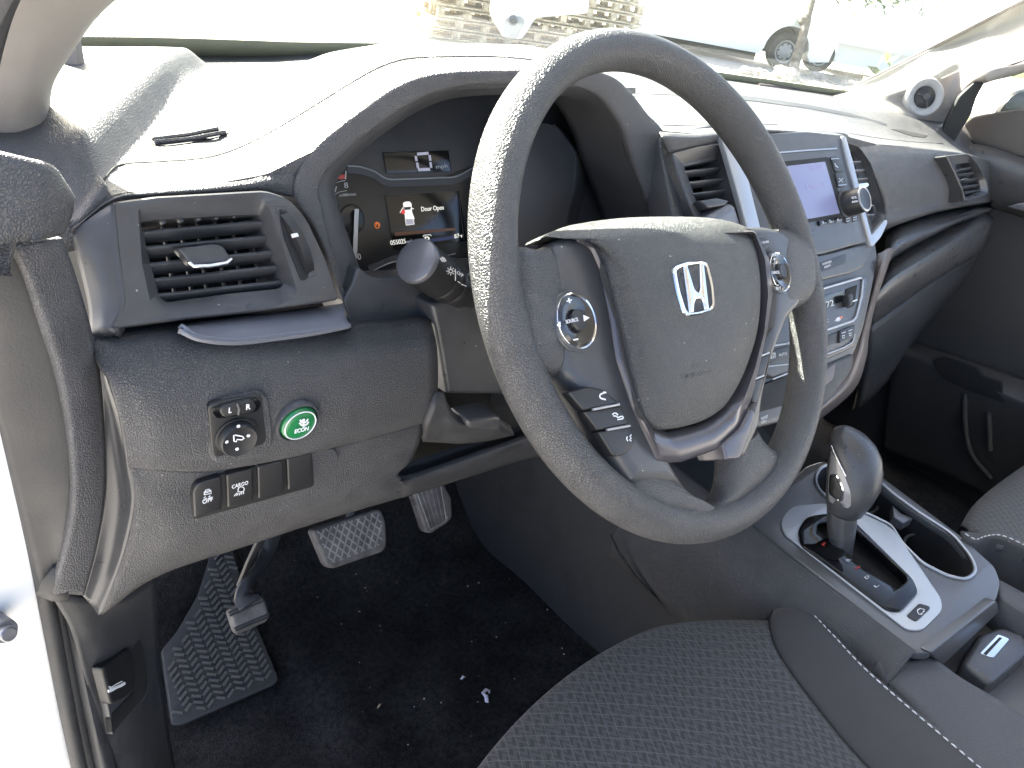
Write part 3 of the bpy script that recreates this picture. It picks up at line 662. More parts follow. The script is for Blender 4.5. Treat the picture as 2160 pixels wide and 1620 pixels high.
dl=lathe('mirror_dial',cw,PK.n,[(0,rr*1.04),(.0014,rr*1.04),(.0016,rr*.96),(.006,rr*.92),(.0072,rr*.85),(.0064,rr*.6),(.0058,rr*.2)],'gloss',ms,40);dl.data.materials[0]=M['button']
for x,y in ((503,899),(524,919),(500,947),(478,932)):lathe('dot',PK.at(x,y,.0095),PK.n,[(0,.0011),(.0004,.0009)],'white',dl,12)
strokes('mirror_mark',[[(494,931),(493,919),(496,918),(512,921),(515,925),(510,928),(500,927),(499,932),(494,931)]],PK,.0007,.0098,'white',dl)
# ---- green button
PE=locP(TK,(600,890),(670,880),(640,930))
e=(PE.at(635,900,.003)-PE.at(635,932,.003)).length
lathe('button_ring',PE.at(635,899,.006)-PE.n*.008,PE.n,[(0,e*1.16),(.004,e*1.14),(.0052,e*1.08),(.0052,e*1.0),(.001,e*.98)],'smooth',dash,48)
_ec=PE.at(635,899,.0055)-PE.n*.0055;_eu=PE.uv(635,899,.0055)
gb=lathe('eco_button',_ec-PE.n*.0048,PE.n,[(0,e*.94),(.0075,e*.92),(.0085,e*.87),(.0095,e*.8),(.0102,e*.5),(.0104,e*.1)],'green',dash,48)
tube('ring_mark',[PE.w(_eu[0]+e*.80*math.cos(t),_eu[1]+e*.80*math.sin(t),.0049) for t in [2*math.pi*i/48 for i in range(48)]],.0004,'white',gb,6,closed=True)
text('ECON',PE,(621,914),(650,907),.0064,'white',gb,bold=.02,hs=8)
lf=[[(641,903),(641,888)],[(641,899),(635,896),(632,892)],[(641,899),(648,895),(651,890)],[(641,893),(636,890),(633,886)],[(641,893),(647,889),(650,884)]]
strokes('leaf_mark',lf,PE,.0011,.0064,'white',gb);lathe('dot',PE.at(640,886,.0061),PE.n,[(0,.0011),(.0003,.001)],'white',gb,12)
# ---- row of four switches in their recess
PS4=locP(TK,(430,1050),(640,1000),(520,1080))
slab('switch_recess',rp([(400,1040,8),(420,1010,16),(470,995,8),(640,958,8),(700,940,24),(716,960,20),(706,990,20),(662,1034,8),(412,1102,10)],8),PS4,-.006,.0014,'knee',dash,bev=.0012)
slab('switch_well',rp([(402,1042,8),(418,1012,14),(468,1000,4),(658,954,4),(662,1026,8),(408,1096,8)],6),PS4,-.004,.0019,'dark',dash,bev=.0003)
sws=[[(406,1036,6),(415,1018,10),(465,1003,4),(467,1072,4),(409,1091,6)],[(476,1000,4),(532,986,4),(534,1055,4),(479,1070,4)],[(542,983,4),(595,969,4),(598,1036,4),(544,1051,4)],[(604,967,4),(656,954,4),(660,1017,8),(607,1033,4)]]
S4=[slab(n,rp(q,4),PS4,0,.0048,'button',dash,bev=.0012) for n,q in zip(('stability_switch','cargo_lamp_switch','blank_switch','blank_switch'),sws)]
text('OFF',PS4,(427,1063),(449,1056),.005,'white',S4[0],bold=.0,hs=9)
strokes('skid_icon',[[(432,1040),(434,1034),(441,1032),(444,1037),(432,1040)],[(431,1044),(431,1038),(445,1034),(446,1041),(431,1044)],[(434,1047),(430,1051),(436,1051),(431,1056)],[(444,1045),(440,1048),(446,1049),(442,1053)]],PS4,.00042,.0051,'white',S4[0])
text('CARGO',PS4,(489,1031),(523,1021),.005,'white',S4[1],bold=.0,hs=8)
strokes('lamp_icon',[cr([(502,1037,0),(504,1029,0),(510,1027,0),(515,1030,0),(514,1036,0),(508,1038,0),(502,1037,0)],3),[(500,1040),(494,1047)],[(503,1040),(499,1046)],[(507,1040),(505,1045)],[(510,1039),(510,1043)],[(514,1038),(514,1042)]],PS4,.00042,.0051,'white',S4[1])
# =================== centre stack
stack=thing('centre_stack','','',(.42,.1,-.05));del stack['label'];del stack['category'];stack.parent=dash;stack.location=Vector((.42,.1,-.05))-dash.location
_o1=[(1440,346,8),(1480,338,4),(1528,328,4),(1548,400,4),(1572,480,4),(1496,486,4),(1468,425,4),(1450,375,4)]
_o2=[(1792,318,4),(1812,326,8),(1828,350,10),(1848,420,10),(1849,450,8),(1838,470,6),(1822,420,4),(1803,355,4)]
plate_holes('stack_body',rp([(1395,290,10),(1530,262,4),(1790,284,8),(1845,515,10),(1850,548,10),(1820,690,20),(1800,745,20),(1700,872,20),(1560,905,4),(1470,700,4)],8),[rp(_o1,6),rp(_o2,6)],PS,-.035,-.006,'smooth',stack,bev=.003)
slab('stack_core',rp([(1560,300),(1770,295),(1830,540),(1800,720),(1640,860),(1560,800)],8),PS,-.12,-.03,'cavity',stack)
# centre vents
vc=thing('air_vent','','',PS.w(-.2,-.03));del vc['label'];del vc['category'];vc.parent=dash;vc.location=PS.w(-.2,-.03)-dash.location
o1=[(1417,322,6),(1470,308,4),(1526,298,4),(1545,400,4),(1580,490,4),(1486,500,4),(1450,420,4),(1430,365,4)]
i1=[(1440,346,8),(1480,338,4),(1528,328,4),(1548,400,4),(1572,480,4),(1496,486,4),(1468,425,4),(1450,375,4)]
frame('vent_housing',rp(o1,6),rp(i1,6),PS,.004,-.006,'smooth',vc,back=-.03)
slab('vent_cavity',rp([(1430,340),(1530,320),(1590,495),(1480,500)],6),PS,-.06,-.045,'cavity',vc)
for a,b in (((1441,361),(1524,352)),((1452,384),(1533,375)),((1461,408),(1540,398)),((1470,432),(1546,421)),((1480,456),(1552,444)),((1490,478),(1560,468))):slat(PS,a,b,-.004,'slat',vc,w=.010,t=.0016,tw=30)
for x in (1500,1512):tube('vane',[PS.at(x,350,-.03),PS.at(x+40,480,-.03)],.0014,'slat',vc,6)
slab('vent_tab',rp([(1472,424,3),(1510,418,4),(1535,424,4),(1528,434,4),(1490,440,4)],4),PS,-.01,.008,'slat',vc,bev=.002)
vr=thing('air_vent','','',PS.w(.05,-.03));del vr['label'];del vr['category'];vr.parent=dash;vr.location=PS.w(.05,-.03)-dash.location
o2=[(1778,296,4),(1812,308,10),(1838,345,10),(1862,420,10),(1869,460,8),(1836,498,4),(1815,420,4),(1795,350,4)]
i2=[(1792,318,4),(1812,326,8),(1828,350,10),(1848,420,10),(1849,450,8),(1838,470,6),(1822,420,4),(1803,355,4)]
frame('vent_housing',rp(o2,6),rp(i2,6),PS,.004,-.006,'smooth',vr,back=-.03)
slab('vent_cavity',rp([(1780,305),(1835,320),(1862,470),(1830,490)],6),PS,-.06,-.045,'cavity',vr)
for a,b in (((1796,340),(1817,339)),((1800,358),(1824,357)),((1806,377),(1830,375)),((1818,415),(1838,413)),((1822,434),(1843,432)),((1826,453),(1845,451))):slat(PS,a,b,-.001,'satin',vr,w=.009,t=.0014,tw=25)
slab('vent_tab',rp([(1810,388,2),(1828,385,3),(1833,391,3),(1828,396,3),(1812,396,2)],3),PS,-.008,.005,'chrome',vr,bev=.0015)
# silver strips
def band(name,pts,w,pl,h,m,par,t=.006,b=.0012):
    """strip between two px polylines"""
    return slab(name,pts,pl,h-t,h,m,par,bev=b)
band('silver_strip',rp([(1517,281,4),(1535,276,4),(1548,284,6),(1572,360,4),(1602,480,4),(1606,500,3),(1578,496,3),(1558,420,4),(1530,320,4)],5),0,PS,.009,'silver',stack)
band('silver_strip',rp([(1775,286,4),(1783,289,3),(1800,350,4),(1822,440,4),(1837,497,4),(1868,462,6),(1871,470,6),(1858,500,10),(1838,522,4),(1833,505,4),(1812,435,4),(1788,345,4)],5),0,PS,.009,'silver',stack)
radio=slab('car_radio',rp([(1548,290,6),(1600,283,4),(1700,278,4),(1768,285,10),(1778,298,6),(1800,380,4),(1833,500,6),(1834,508,4),(1740,534,4),(1620,560,4),(1590,480,4)],6),PS,-.004,.006,'smooth',stack,bev=.002)
# nested under the stack: detail meshes share the radio parent level
slab('radio_lower',rp([(1620,556,3),(1740,536,3),(1834,511,4),(1838,524,5),(1822,562,14),(1790,578,14),(1740,590,6),(1640,610,4)],6),PS,-.006,.004,'smooth',stack,bev=.003)
slab('airbag_indicator',rp([(1715,560,3),(1740,550,3),(1784,535,3),(1784,555,4),(1740,572,3),(1715,578,3)],3),PS,.003,.0046,'button',stack,bev=.0004)
text('PASSENGER',PS,(1735,560),(1754,553),.0048,'print',stack,hs=5);text('AIRBAG',PS,(1738,567),(1752,561),.0048,'print',stack,hs=5)
sc=slab('radio_screen',[(1640,342),(1746,331),(1784,455),(1660,478)],PS,.003,.0064,'dark',stack,bev=.0005)
slab('lcd_glass',[(1645,352),(1740,341),(1771,450),(1660,470)],PS,.004,.0068,'radiolcd',sc,bev=.0004)
text('13:31',PS,(1711,359),(1736,355),.007,'radioink',sc,hs=11,bold=.01)
text('Line-1',PS,(1703,400),(1738,393),.007,'radioink',sc,hs=10,bold=.01)
strokes('trim_line',[[(1640,322),(1700,317),(1766,313)]],PS,.0016,.0072,'silver',stack)
for i,(q,ln) in enumerate((([(1752,331),(1771,331),(1780,362),(1761,362)],[(1753,335),(1770,334)]),([(1761,364),(1779,363),(1786,394),(1768,395)],[(1769,391),(1786,389)]))):
    b=slab('radio_button',rp(q,2,2),PS,.004,.0082,'button',stack,bev=.0006);strokes('button_edge',[ln],PS,.0011,.0088,'silver',b)
    if i==0:strokes('phone_icon',[cr([(1761,344,0),(1763,349,0),(1768,353,0)],3)],PS,.0014,.0086,'print',b)
    else:strokes('dial_icon',[[(1770,376),(1774,380),(1770,384)],[(1778,376),(1774,380),(1778,384)]],PS,.0008,.0086,'print',b)
kn=PS.n;kc=PS.at(1783,432,.006)
kb=lathe('volume_knob',kc,kn,[(0,.0185),(.001,.0185),(.0025,.0155),(.004,.0155),(.0225,.0148),(.024,.0138),(.0235,.0125)],'button',stack,48)
lathe('knob_ring',kc+kn*.0225,kn,[(0,.0149),(.0012,.0149),(.002,.0138),(.0014,.0126)],'silver',kb,40,caps=(False,False))
PKn=Pl(kc+kn*.0245,kn)
text('VOL',PKn,(1796,420),(1808,418),.0003,'print',kb,hs=5);text('AUDIO',PKn,(1797,428),(1810,426),.0003,'print',kb,hs=4)
for i,(x,s) in enumerate(((1727,'4'),(1743,'5'),(1759,'6'))):
    b=slab('preset_button',rp([(x,466-i*3),(x+15,463.5-i*3),(x+17,473-i*3),(x+2,476-i*3)],1.5,2),PS,.004,.0085,'gloss',stack,bev=.0006);text(s,PS,(x+7,473-i*3),(x+11,472-i*3),.0088,'print',b,hs=6)
for q in ([(1781,458),(1794,455),(1797,468),(1785,471)],[(1796,455),(1808,452),(1811,466),(1799,468)]):
    b=slab('radio_button',rp(q,2,2),PS,.004,.008,'button',stack,bev=.0006);cx=sum(p[0] for p in q)/4;cy=sum(p[1] for p in q)/4;strokes('button_mark',[[(cx-4,cy-1),(cx+4,cy-3)],[(cx-4,cy+4),(cx+4,cy+2)]],PS,.0007,.0085,'print',b)
# climate panel
hv=slab('climate_panel',rp([(1600,650,4),(1700,618,4),(1742,604,4),(1800,587,4),(1826,582,8),(1829,600,10),(1812,690,10),(1803,728,14),(1780,742,10),(1700,778,4),(1625,800,8),(1600,780,8)],6),PS,-.012,-.001,'satin',stack,bev=.003);hv.data.materials[0]=M['smooth']
tube('chrome_frame',[PS.at(x,y,0) for x,y in cr([(1640,640,0),(1742,607,0),(1800,590,0),(1817,586,0),(1821,592,0),(1818,625,0),(1806,668,0),(1798,677,0),(1740,697,0),(1660,725,0)],4) and [(1640,640),(1742,607),(1800,590),(1815,586),(1820,591),(1817,625),(1806,668),(1799,677),(1740,697),(1660,725)]],.0016,'silver',stack,8)
tube('chrome_line',[PS.at(x,y,0) for x,y in ((1630,800),(1680,780),(1740,748),(1780,733),(1798,722),(1803,705))],.0009,'silver',stack,8)
cs=slab('climate_screen',rp([(1690,635),(1779,611),(1778,636),(1690,664)],3,2),PS,-.002,.0005,'lcd',stack,bev=.0004)
text('72',PS,(1744,649),(1759,644),.0008,'print',cs,hs=13)
slab('air_toggle',rp([(1783,610,3),(1808,600,3),(1802,645,6),(1786,652,6)],4),PS,-.003,-.0002,'cavity',stack,bev=.0005)
slab('toggle_lever',rp([(1787,622),(1797,618),(1797,642),(1789,648)],4),PS,-.002,.008,'button',stack,bev=.002)
strokes('toggle_mark',[[(1796,637),(1809,632)]],PS,.0014,.003,'white',stack)
text('A/C',PS,(1735,683),(1748,679),-.0004,'print',stack,hs=7)
slab('car_icon',rp([(1760,677),(1766,670),(1771,668),(1774,674),(1769,678)],1,2),PS,-.001,-.0002,'print',stack,bev=.0001)
slab('warning_mark',[(1772,669),(1777,667),(1776,671),(1772,672)],PS,-.001,0,'amber',stack,bev=.0001)
b=slab('heater_switch',rp([(1771,698,3),(1803,685,3),(1800,712,4),(1770,724,3)],3),PS,-.002,.0022,'button',stack,bev=.0008)
for x,y in ((1780,710),(1794,705)):
    strokes('seat_icon',[[(x-4,y-7),(x+4,y-10)],[(x-3,y-2),(x+2,y-3),(x+1,y+3),(x-2,y+3),(x-3,y-2)]],PS,.0009,.0028,'print',b)
slab('blank_panel',rp([(1715,722,3),(1765,700,3),(1763,722,3),(1715,745,3)],3),PS,-.002,.0005,'smoothlow',stack,bev=.0006)
b=slab('fan_switch',rp([(1618,742,4),(1670,728,4),(1670,752,4),(1622,768,8)],4),PS,-.002,.0022,'button',stack,bev=.001)
text('ON',PS,(1629,750),(1636,749),.0026,'print',b,hs=6);text('OFF',PS,(1628,757),(1637,755),.0026,'print',b,hs=6);text('AUTO',PS,(1643,752),(1660,748),.0026,'print',b,hs=6)
strokes('fan_icon',[[(1623,751),(1628,756)],[(1628,750),(1623,757)]],PS,.0012,.0026,'print',b)
tube('chrome_line',[PS.at(x,y,0) for x,y in ((1620,731),(1660,725))],.0009,'silver',stack,8)
tube('chrome_line',[PS.at(x,y,0) for x,y in ((1620,773),(1665,768))],.0007,'silver',stack,8)
# storage bin under the climate panel
slab('bin_opening',rp([(1598,818,4),(1650,795,4),(1690,790,4),(1670,850,4),(1592,872,4)],4),PS,-.004,-.0052+.003,'dark',stack,bev=.0005)
slab('bin_face',rp([(1690,790,4),(1797,745,6),(1792,785,20),(1740,850,20),(1690,880,4)],4),PS,-.01,-.003,'smoothlow',stack,bev=.003)
slab('bin_pocket',rp([(1730,790,4),(1762,764,4),(1757,800,8),(1730,820,4)],4),PS,-.004,-.0022,'brownside',stack,bev=.0008)
text('OUTLET',PS,(1606,886),(1620,881),-.002,'print',stack,hs=6);text('12V',PS,(1607,893),(1617,890),-.002,'print',stack,hs=5)
surf('stack_edge',[[PY(1852,535,.058),PY(1848,560,.05),PY(1834,620,.04),PY(1814,690,.022),PY(1800,745,.01),PY(1770,808,0),PY(1700,872,-.01)],
 [PY(1876,525,.06),PY(1866,560,.045),PY(1845,625,.034),PY(1828,695,.016),PY(1818,750,.005),PY(1790,815,-.006),PY(1705,890,-.016)],
 [PY(1885,525,.09),PY(1872,565,.08),PY(1850,632,.07),PY(1834,702,.05),PY(1827,758,.04),PY(1800,825,.02),PY(1708,902,.01)]],'brownside',dash,sub=(4,5),thick=.004)
# =================== passenger side
surf('passenger_pad',[[PY(1779,288,.158),PY(1848,304,.163),PY(1950,312,.168),PY(2030,322,.172),PY(2080,338,.172),PY(2100,350,.172)],
 [PY(1800,310,.146),PY(1862,328,.150),PY(1955,335,.154),PY(2035,342,.158),PY(2085,360,.165),PY(2104,372,.17)],
 [PY(1846,375,.132),PY(1885,385,.132),PY(1960,385,.136),PY(2040,385,.14),PY(2090,392,.155),PY(2108,400,.165)],
 [PY(1868,440,.126),PY(1903,440,.126),PY(1972,430,.13),PY(2048,420,.136),PY(2094,415,.15),PY(2110,420,.165)],
 [PY(1862,480,.118),PY(1898,470,.124),PY(1975,446,.13),PY(2052,432,.138),PY(2094,426,.152),PY(2110,430,.165)],
 [PY(1850,500,.20),PY(1895,474,.20),PY(1978,449,.21),PY(2053,434,.21),PY(2094,428,.21),PY(2110,432,.21)]],'pad',dash,sub=(5,5),thick=.004)
surf('glovebox',[[PY(1872,495,.20),PY(1904,468,.20),PY(1980,444,.20),PY(2060,430,.20),PY(2098,426,.20)],[PY(1868,508,.132),PY(1900,481,.137),PY(1980,454,.142),PY(2060,440,.147),PY(2098,434,.152)],
 [PY(1862,560,.10),PY(1890,520,.105),PY(1975,482,.11),PY(2055,450,.12),PY(2096,440,.14)],
 [PY(1852,590,.104),PY(1885,545,.11),PY(1972,495,.116),PY(2056,455,.125),PY(2097,445,.145)]],'satin',dash,sub=(4,5),thick=.01).data.materials.__setitem__(0,M['smooth'])
surf('glovebox',[[PY(1852,578,.125),PY(1887,533,.13),PY(1972,485,.136),PY(2060,446,.145),PY(2100,436,.16)],[PY(1852,592,.115),PY(1885,547,.12),PY(1972,497,.126),PY(2056,457,.135),PY(2100,446,.15)],
 [PY(1846,625,.08),PY(1885,585,.08),PY(1975,530,.085),PY(2060,480,.10),PY(2108,465,.14)],
 [PY(1840,665,.085),PY(1888,625,.08),PY(1980,565,.085),PY(2062,510,.10),PY(2102,490,.14)],
 [PY(1836,690,.11),PY(1890,650,.11),PY(1982,585,.115),PY(2062,535,.12),PY(2092,518,.15)]],'smooth',dash,sub=(4,5),thick=.01)
surf('glovebox',[[PY(1836,688,.115),PY(1890,648,.115),PY(1982,584,.12),PY(2058,540,.125),PY(2075,530,.15)],
 [PY(1830,760,.12),PY(1885,720,.12),PY(1975,640,.125),PY(2045,585,.13),PY(2068,560,.15)],
 [PY(1812,850,.15),PY(1870,800,.15),PY(1930,720,.16),PY(2000,650,.17),PY(2050,600,.18)],
 [PY(1800,875,.25),PY(1860,830,.25),PY(1925,745,.25),PY(1990,670,.25),PY(2040,615,.25)]],'smoothlow',dash,sub=(4,5),thick=.01)
# right end vent
PR=tiltP((1.12,.128,-.027),24)
box('backing',(.86,.27,-.10),(.80,.1,.2),'cavity',dash)
vq=thing('air_vent','','',PR.w(0,0));del vq['label'];del vq['category'];vq.parent=dash;vq.location=PR.w(0,0)-dash.location
o3=[(1996,328,4),(2042,323,6),(2062,345,8),(2082,385,10),(2086,410,8),(2036,426,6),(2030,400,4),(2012,360,4)]
i3=[(2014,347,3),(2046,342,3),(2058,360,4),(2066,385,6),(2069,404,4),(2037,417,4),(2030,395,4),(2020,368,4)]
frame('vent_housing',rp(o3,6),rp(i3,6),PR,.01,.003,'smooth',vq,back=-.02)
slab('vent_cavity',rp([(2005,340),(2055,335),(2078,410),(2035,425)],6),PR,-.05,-.035,'cavity',vq)
for a,b in (((2018,357),(2049,352)),((2022,368),(2054,363)),((2027,380),(2060,375)),((2031,393),(2064,388)),((2035,405),(2067,400))):slat(PR,a,b,.002,'slat',vq,w=.012,t=.002,tw=38)
slab('vent_tab',rp([(2028,378,2),(2040,375,3),(2046,379,3),(2038,384,3)],2),PR,-.003,.012,'chrome',vq,bev=.0015)
# =================== STEERING WHEEL ===================
T=math.radians(36.5);WN=Vector((0,-math.cos(T),math.sin(T)));PW=Pl((0,0,0),WN)
wheel=thing('steering_wheel','large black leather-grained steering wheel with spoke buttons and chrome emblem','steering wheel',(0,0,0))
bm=bmesh.new();n1,n2=160,28;V=[]
for i in range(n1):
    a=2*math.pi*i/n1;row=[]
    for j in range(n2):
        b=2*math.pi*j/n2;r=.0140;k=1.15
        # thumb grips swell near ten and two
        g=1+.06*math.exp(-((math.degrees(a)-40)/16)**2)+.06*math.exp(-((math.degrees(a)-140)/16)**2)
        R=.1733+r*g*math.cos(b);row.append(bm.verts.new(PW.u*(R*math.cos(a))+PW.v*(R*math.sin(a))+PW.n*(k*g*r*math.sin(b))))
    V.append(row)
for i in range(n1):
    for j in range(n2):bm.faces.new((V[i][j],V[(i+1)%n1][j],V[(i+1)%n1][(j+1)%n2],V[i][(j+1)%n2]))
rim=bmobj('rim',bm,'rimleather',wheel,180)
def W(x,y,h):return PW.at(x,y,h)
# leather spokes (rim side): lofted hub-ward ends
def lump(name,ringsL,m='rimleather',sub=3):
    return None
def spoke(name,secs,m):
    """secs: list of (pxA,pxB,h,halfthick): cross sections between two px edges -> rounded lens sections"""
    R=[]
    S=[]
    for A,B,h,t in secs:S.append((W(*A,h),W(*B,h),t))
    A_=cr([s[0] for s in S],4);B_=cr([s[1] for s in S],4);T_=[q[0] for q in cr([(s[2],0,0) for s in S],4)]
    for a,b,t in zip(A_,B_,T_):
        c=(a+b)/2;e=(b-a)/2;R.append([c+e*(abs(math.cos(q))**.6*(1 if math.cos(q)>0 else -1))+PW.n*t*(abs(math.sin(q))**.8*(1 if math.sin(q)>0 else -1)) for q in [2*math.pi*i/24 for i in range(24)]])
    return rings(name,R,m,wheel,sharp=60)
spoke('leather_spoke',[((1052,540),(1062,760),.0,.006),((1088,522),(1102,785),.002,.0125),((1120,528),(1128,795),.003,.0125),((1150,520),(1172,792),.003,.011),((1165,510),(1180,790),.002,.009)],'rimleather')
spoke('leather_spoke',[((1712,535),(1716,605),.0,.006),((1690,500),(1694,640),.002,.0135),((1664,488),(1665,655),.003,.0125),((1640,484),(1640,668),.003,.011),((1625,486),(1622,670),.001,.009)],'rimleather')
spoke('leather_spoke',[((1290,1075),(1480,1128),.0,.006),((1285,1036),(1505,1100),.001,.0115),((1312,1006),(1500,1075),.002,.0118),((1312,1000),(1462,1056),.002,.0112),((1310,990),(1434,1034),.002,.0105),((1300,960),(1412,990),-.002,.007)],'rimleather')
spoke('leather_spoke',[((1500,1105),(1630,1010),.0,.006),((1490,1078),(1630,960),.001,.0115),((1512,1040),(1610,940),.002,.0115),((1516,1000),(1598,925),.002,.010),((1516,965),(1590,910),.001,.009)],'rimleather')
# spoke covers
cov=lambda name,poly,h0,h1,m,bev=.004,dome=0,r=8:slab(name,rp(poly,r),PW,h0,h1,m,wheel,bev=bev,dome=dome)
sl=cov('spoke_cover',[(1152,515,16),(1175,502,14),(1225,505,14),(1262,545,14),(1285,620,10),(1310,750,10),(1345,860,10),(1395,965,10),(1426,1030,3),(1312,1022,3),(1270,955,6),(1198,830,8),(1172,795,18),(1150,720,20),(1142,640,20),(1142,570,20)],-.012,.014,'button',bev=.010);sl.data.materials[0]=M['smooth']
srr=cov('spoke_cover',[(1556,480,6),(1600,480,10),(1640,488,10),(1672,520,20),(1692,565,20),(1694,610,20),(1676,648,20),(1650,674,16),(1640,700,10),(1618,760,10),(1598,840,10),(1592,900,10),(1560,968,4),(1520,970,3),(1508,938,6),(1560,880,20),(1600,760,20),(1618,640,20),(1612,540,20)],-.012,.013,'button',bev=.006);srr.data.materials[0]=M['smooth']
# back of hub
lathe('hub_back',PW.w(.015,-.03,-.052),PW.n,[(0,.05),(.01,.062),(.035,.07),(.045,.068)],'smoothlow',wheel,40)
# garnish ring around the airbag cover
go=[(1222,503,8),(1250,520,12),(1272,570,10),(1290,660,6),(1306,760,6),(1338,858,6),(1392,972,8),(1440,975,8),(1516,948,8),(1560,905,10),(1588,845,8),(1604,780,6),(1622,700,8),(1633,620,8),(1625,545,8),(1596,484,8)]
gi=[(1232,510,8),(1262,530,12),(1284,580,10),(1304,665,6),(1322,745,6),(1345,830,6),(1372,890,8),(1405,912,8),(1474,898,8),(1518,874,10),(1548,838,8),(1578,778,6),(1600,700,8),(1606,620,8),(1600,548,8),(1586,494,8)]
gm=[((a[0]*.55+b[0]*.45),(a[1]*.55+b[1]*.45),8) for a,b in zip(go,gi)]
gz=frame('garnish',rp(go,8),rp(gi,8),PW,.0165,.016,'satinlav',wheel,back=-.01,bev=.002,mid=(rp(gm,8),.0225),sharp=75)
cov('garnish_leg',[(1520,935,4),(1556,905,4),(1578,862,10),(1590,870,6),(1576,920,10),(1556,968,4),(1528,970,3)],.0,.0195,'satinlav',bev=.002)
# airbag cover
A1=[(1152,497,.008),(1200,476,.003),(1300,461,-.002),(1400,457,-.003),(1500,460,-.001),(1562,474,.004),(1588,494,.012),(1600,555,.02),(1604,620,.022),(1597,700,.022),(1572,780,.022),(1542,838,.022),(1515,868,.022),(1470,892,.022),(1405,905,.022),(1376,892,.022),(1356,862,.022),(1340,800,.022),(1326,735,.022),(1306,655,.022),(1287,580,.022),(1266,536,.018),(1226,510,.012),(1180,500,.009)]
A2=[(1250,525,.022),(1278,520,.021),(1322,512,.020),(1400,506,.019),(1485,505,.020),(1543,511,.023),(1572,524,.027),(1586,565,.031),(1589,620,.032),(1582,700,.032),(1560,776,.032),(1532,828,.032),(1508,856,.031),(1465,878,.030),(1408,890,.030),(1386,878,.030),(1368,850,.030),(1352,796,.032),(1338,731,.033),(1319,652,.034),(1302,585,.034),(1287,552,.031),(1264,532,.026)]
A3=[(1306,566,.036),(1322,562,.036),(1350,560,.036),(1400,560,.036),(1480,560,.036),(1528,562,.036),(1550,566,.036),(1566,595,.037),(1572,640,.038),(1566,700,.038),(1545,770,.037),(1520,815,.037),(1498,838,.036),(1460,858,.035),(1415,866,.035),(1398,856,.035),(1384,832,.036),(1372,786,.037),(1358,725,.038),(1342,650,.039),(1326,592,.039),(1316,578,.038),(1308,570,.037)]
c=(1455,690)
def shr(A,s,h):return [(c[0]+(x-c[0])*s,c[1]+(y-c[1])*s,h) for x,y,_ in A]
A1=A1+[]
_h0=[h for _,_,h in A1];U=[Vector(PW.uv(x,y,h)) for x,y,h in A1]
# smooth closed outline
UU=cr([(u.x,u.y,h) for u,h in zip(U,_h0)],4,True);cU=Vector(PW.uv(1420,650,.02))
US=[q.copy() for q in UU]
for _ in range(260):US=[(US[i-1]+US[i]*2+US[(i+1)%len(US)])/4 for i in range(len(US))]
_r=sum((q-Vector((cU.x,cU.y,q.z))).length for q in UU)/sum((q-Vector((cU.x,cU.y,q.z))).length for q in US)
US=[Vector((cU.x+(q.x-cU.x)*_r,cU.y+(q.y-cU.y)*_r,q.z)) for q in US]
RA=[[PW.w(q.x,q.y,q.z-.02) for q in UU]]
for s_ in (1,.975,.94,.89,.82,.74,.65,.55,.44,.32,.2,.08):
    g=1-s_**3.6;k_=sm((1-s_)*2.2);QQ=[a.lerp(b,k_) for a,b in zip(UU,US)]
    RA.append([PW.w(cU.x+(q.x-cU.x)*s_,cU.y+(q.y-cU.y)*s_,q.z+(.034-q.z)*g) for q in QQ])
cover=rings('airbag_cover',RA,'cover',wheel,sharp=80);TC=bvh(cover)
# emblem
PL=locP(TC,(1430,560),(1500,560),(1465,660))
Lo=[(1419,563,14),(1455,551,14),(1493,549,14),(1506,600,14),(1510,652,14),(1478,664,14),(1444,667,14),(1428,615,14)]
Li=[(1425,567,12),(1457,557,12),(1488,555,12),(1500,602,12),(1504,648,12),(1477,658,12),(1449,661,12),(1434,614,12)]
em=thing('emblem','','',PL.w(0,0));del em['label'];del em['category'];em.parent=wheel;em.location=PL.w(0,0)
frame('emblem_frame',rp(Lo,12),rp(Li,12),PL,.0028,.0022,'chrome',em,back=-.002,bev=.0008)
Hh=[(1440,562),(1448,559),(1463,610),(1469,617),(1474,617),(1477,609),(1475,555),(1483,554),(1494,652),(1485,654),(1482,636),(1477,630),(1467,631),(1463,640),(1462,659),(1453,660),(1449,625)]
slab('emblem_letter',rp([(x/1,y/1) for x,y in Hh],2,2),PL,-.001,.0032,'chrome',em,bev=.0012)
PA=locP(TC,(1440,760),(1530,740),(1480,810))
text('SRS',PA,(1460,778),(1500,768),.0004,'cover',cover,name='moulded_lettering',hs=10,bold=.01)
text('AIRBAG',PA,(1447,799),(1502,785),.0004,'cover',cover,name='moulded_lettering',hs=9,bold=.01)
# left control dial
HB=.014
def dial(c,e,h,name,sx):
    p=PW.at(*c,h);r=(PW.at(*c,h)-PW.at(*e,h)).length
    d=lathe(name,p-PW.n*.002,PW.n,[(0,r*1.1),(.002,r*1.1),(.0028,r*1.06),(.0028,r*1.0),(.0015,r*.985)],'smooth',wheel,48,caps=(True,False),uax=PW.v,oval=sx)
    lathe('dial_ring',p-PW.n*.001,PW.n,[(0,r*1.0),(.0034,r*1.0),(.004,r*.98),(.0036,r*.94)],'chrome',d,48,caps=(True,False),uax=PW.v,oval=sx)
    lathe('dial_face',p-PW.n*.001,PW.n,[(0,r*.95),(.0035,r*.94),(.0052,r*.82),(.0046,r*.55),(.0036,r*.44)],'gloss',d,48,uax=PW.v,oval=sx).data.materials.__setitem__(0,M['dialblack'])
    lathe('centre_button',p,PW.n,[(0,r*.40),(.0045,r*.38),(.0056,r*.32),(.0054,r*.1)],'button',d,40,uax=PW.v,oval=sx)
    return d
mat('dialblack',(.014,.014,.015),.22,coat=.6)
d1=dial((1211,678),(1213,738),.0142,'audio_dial',.93)
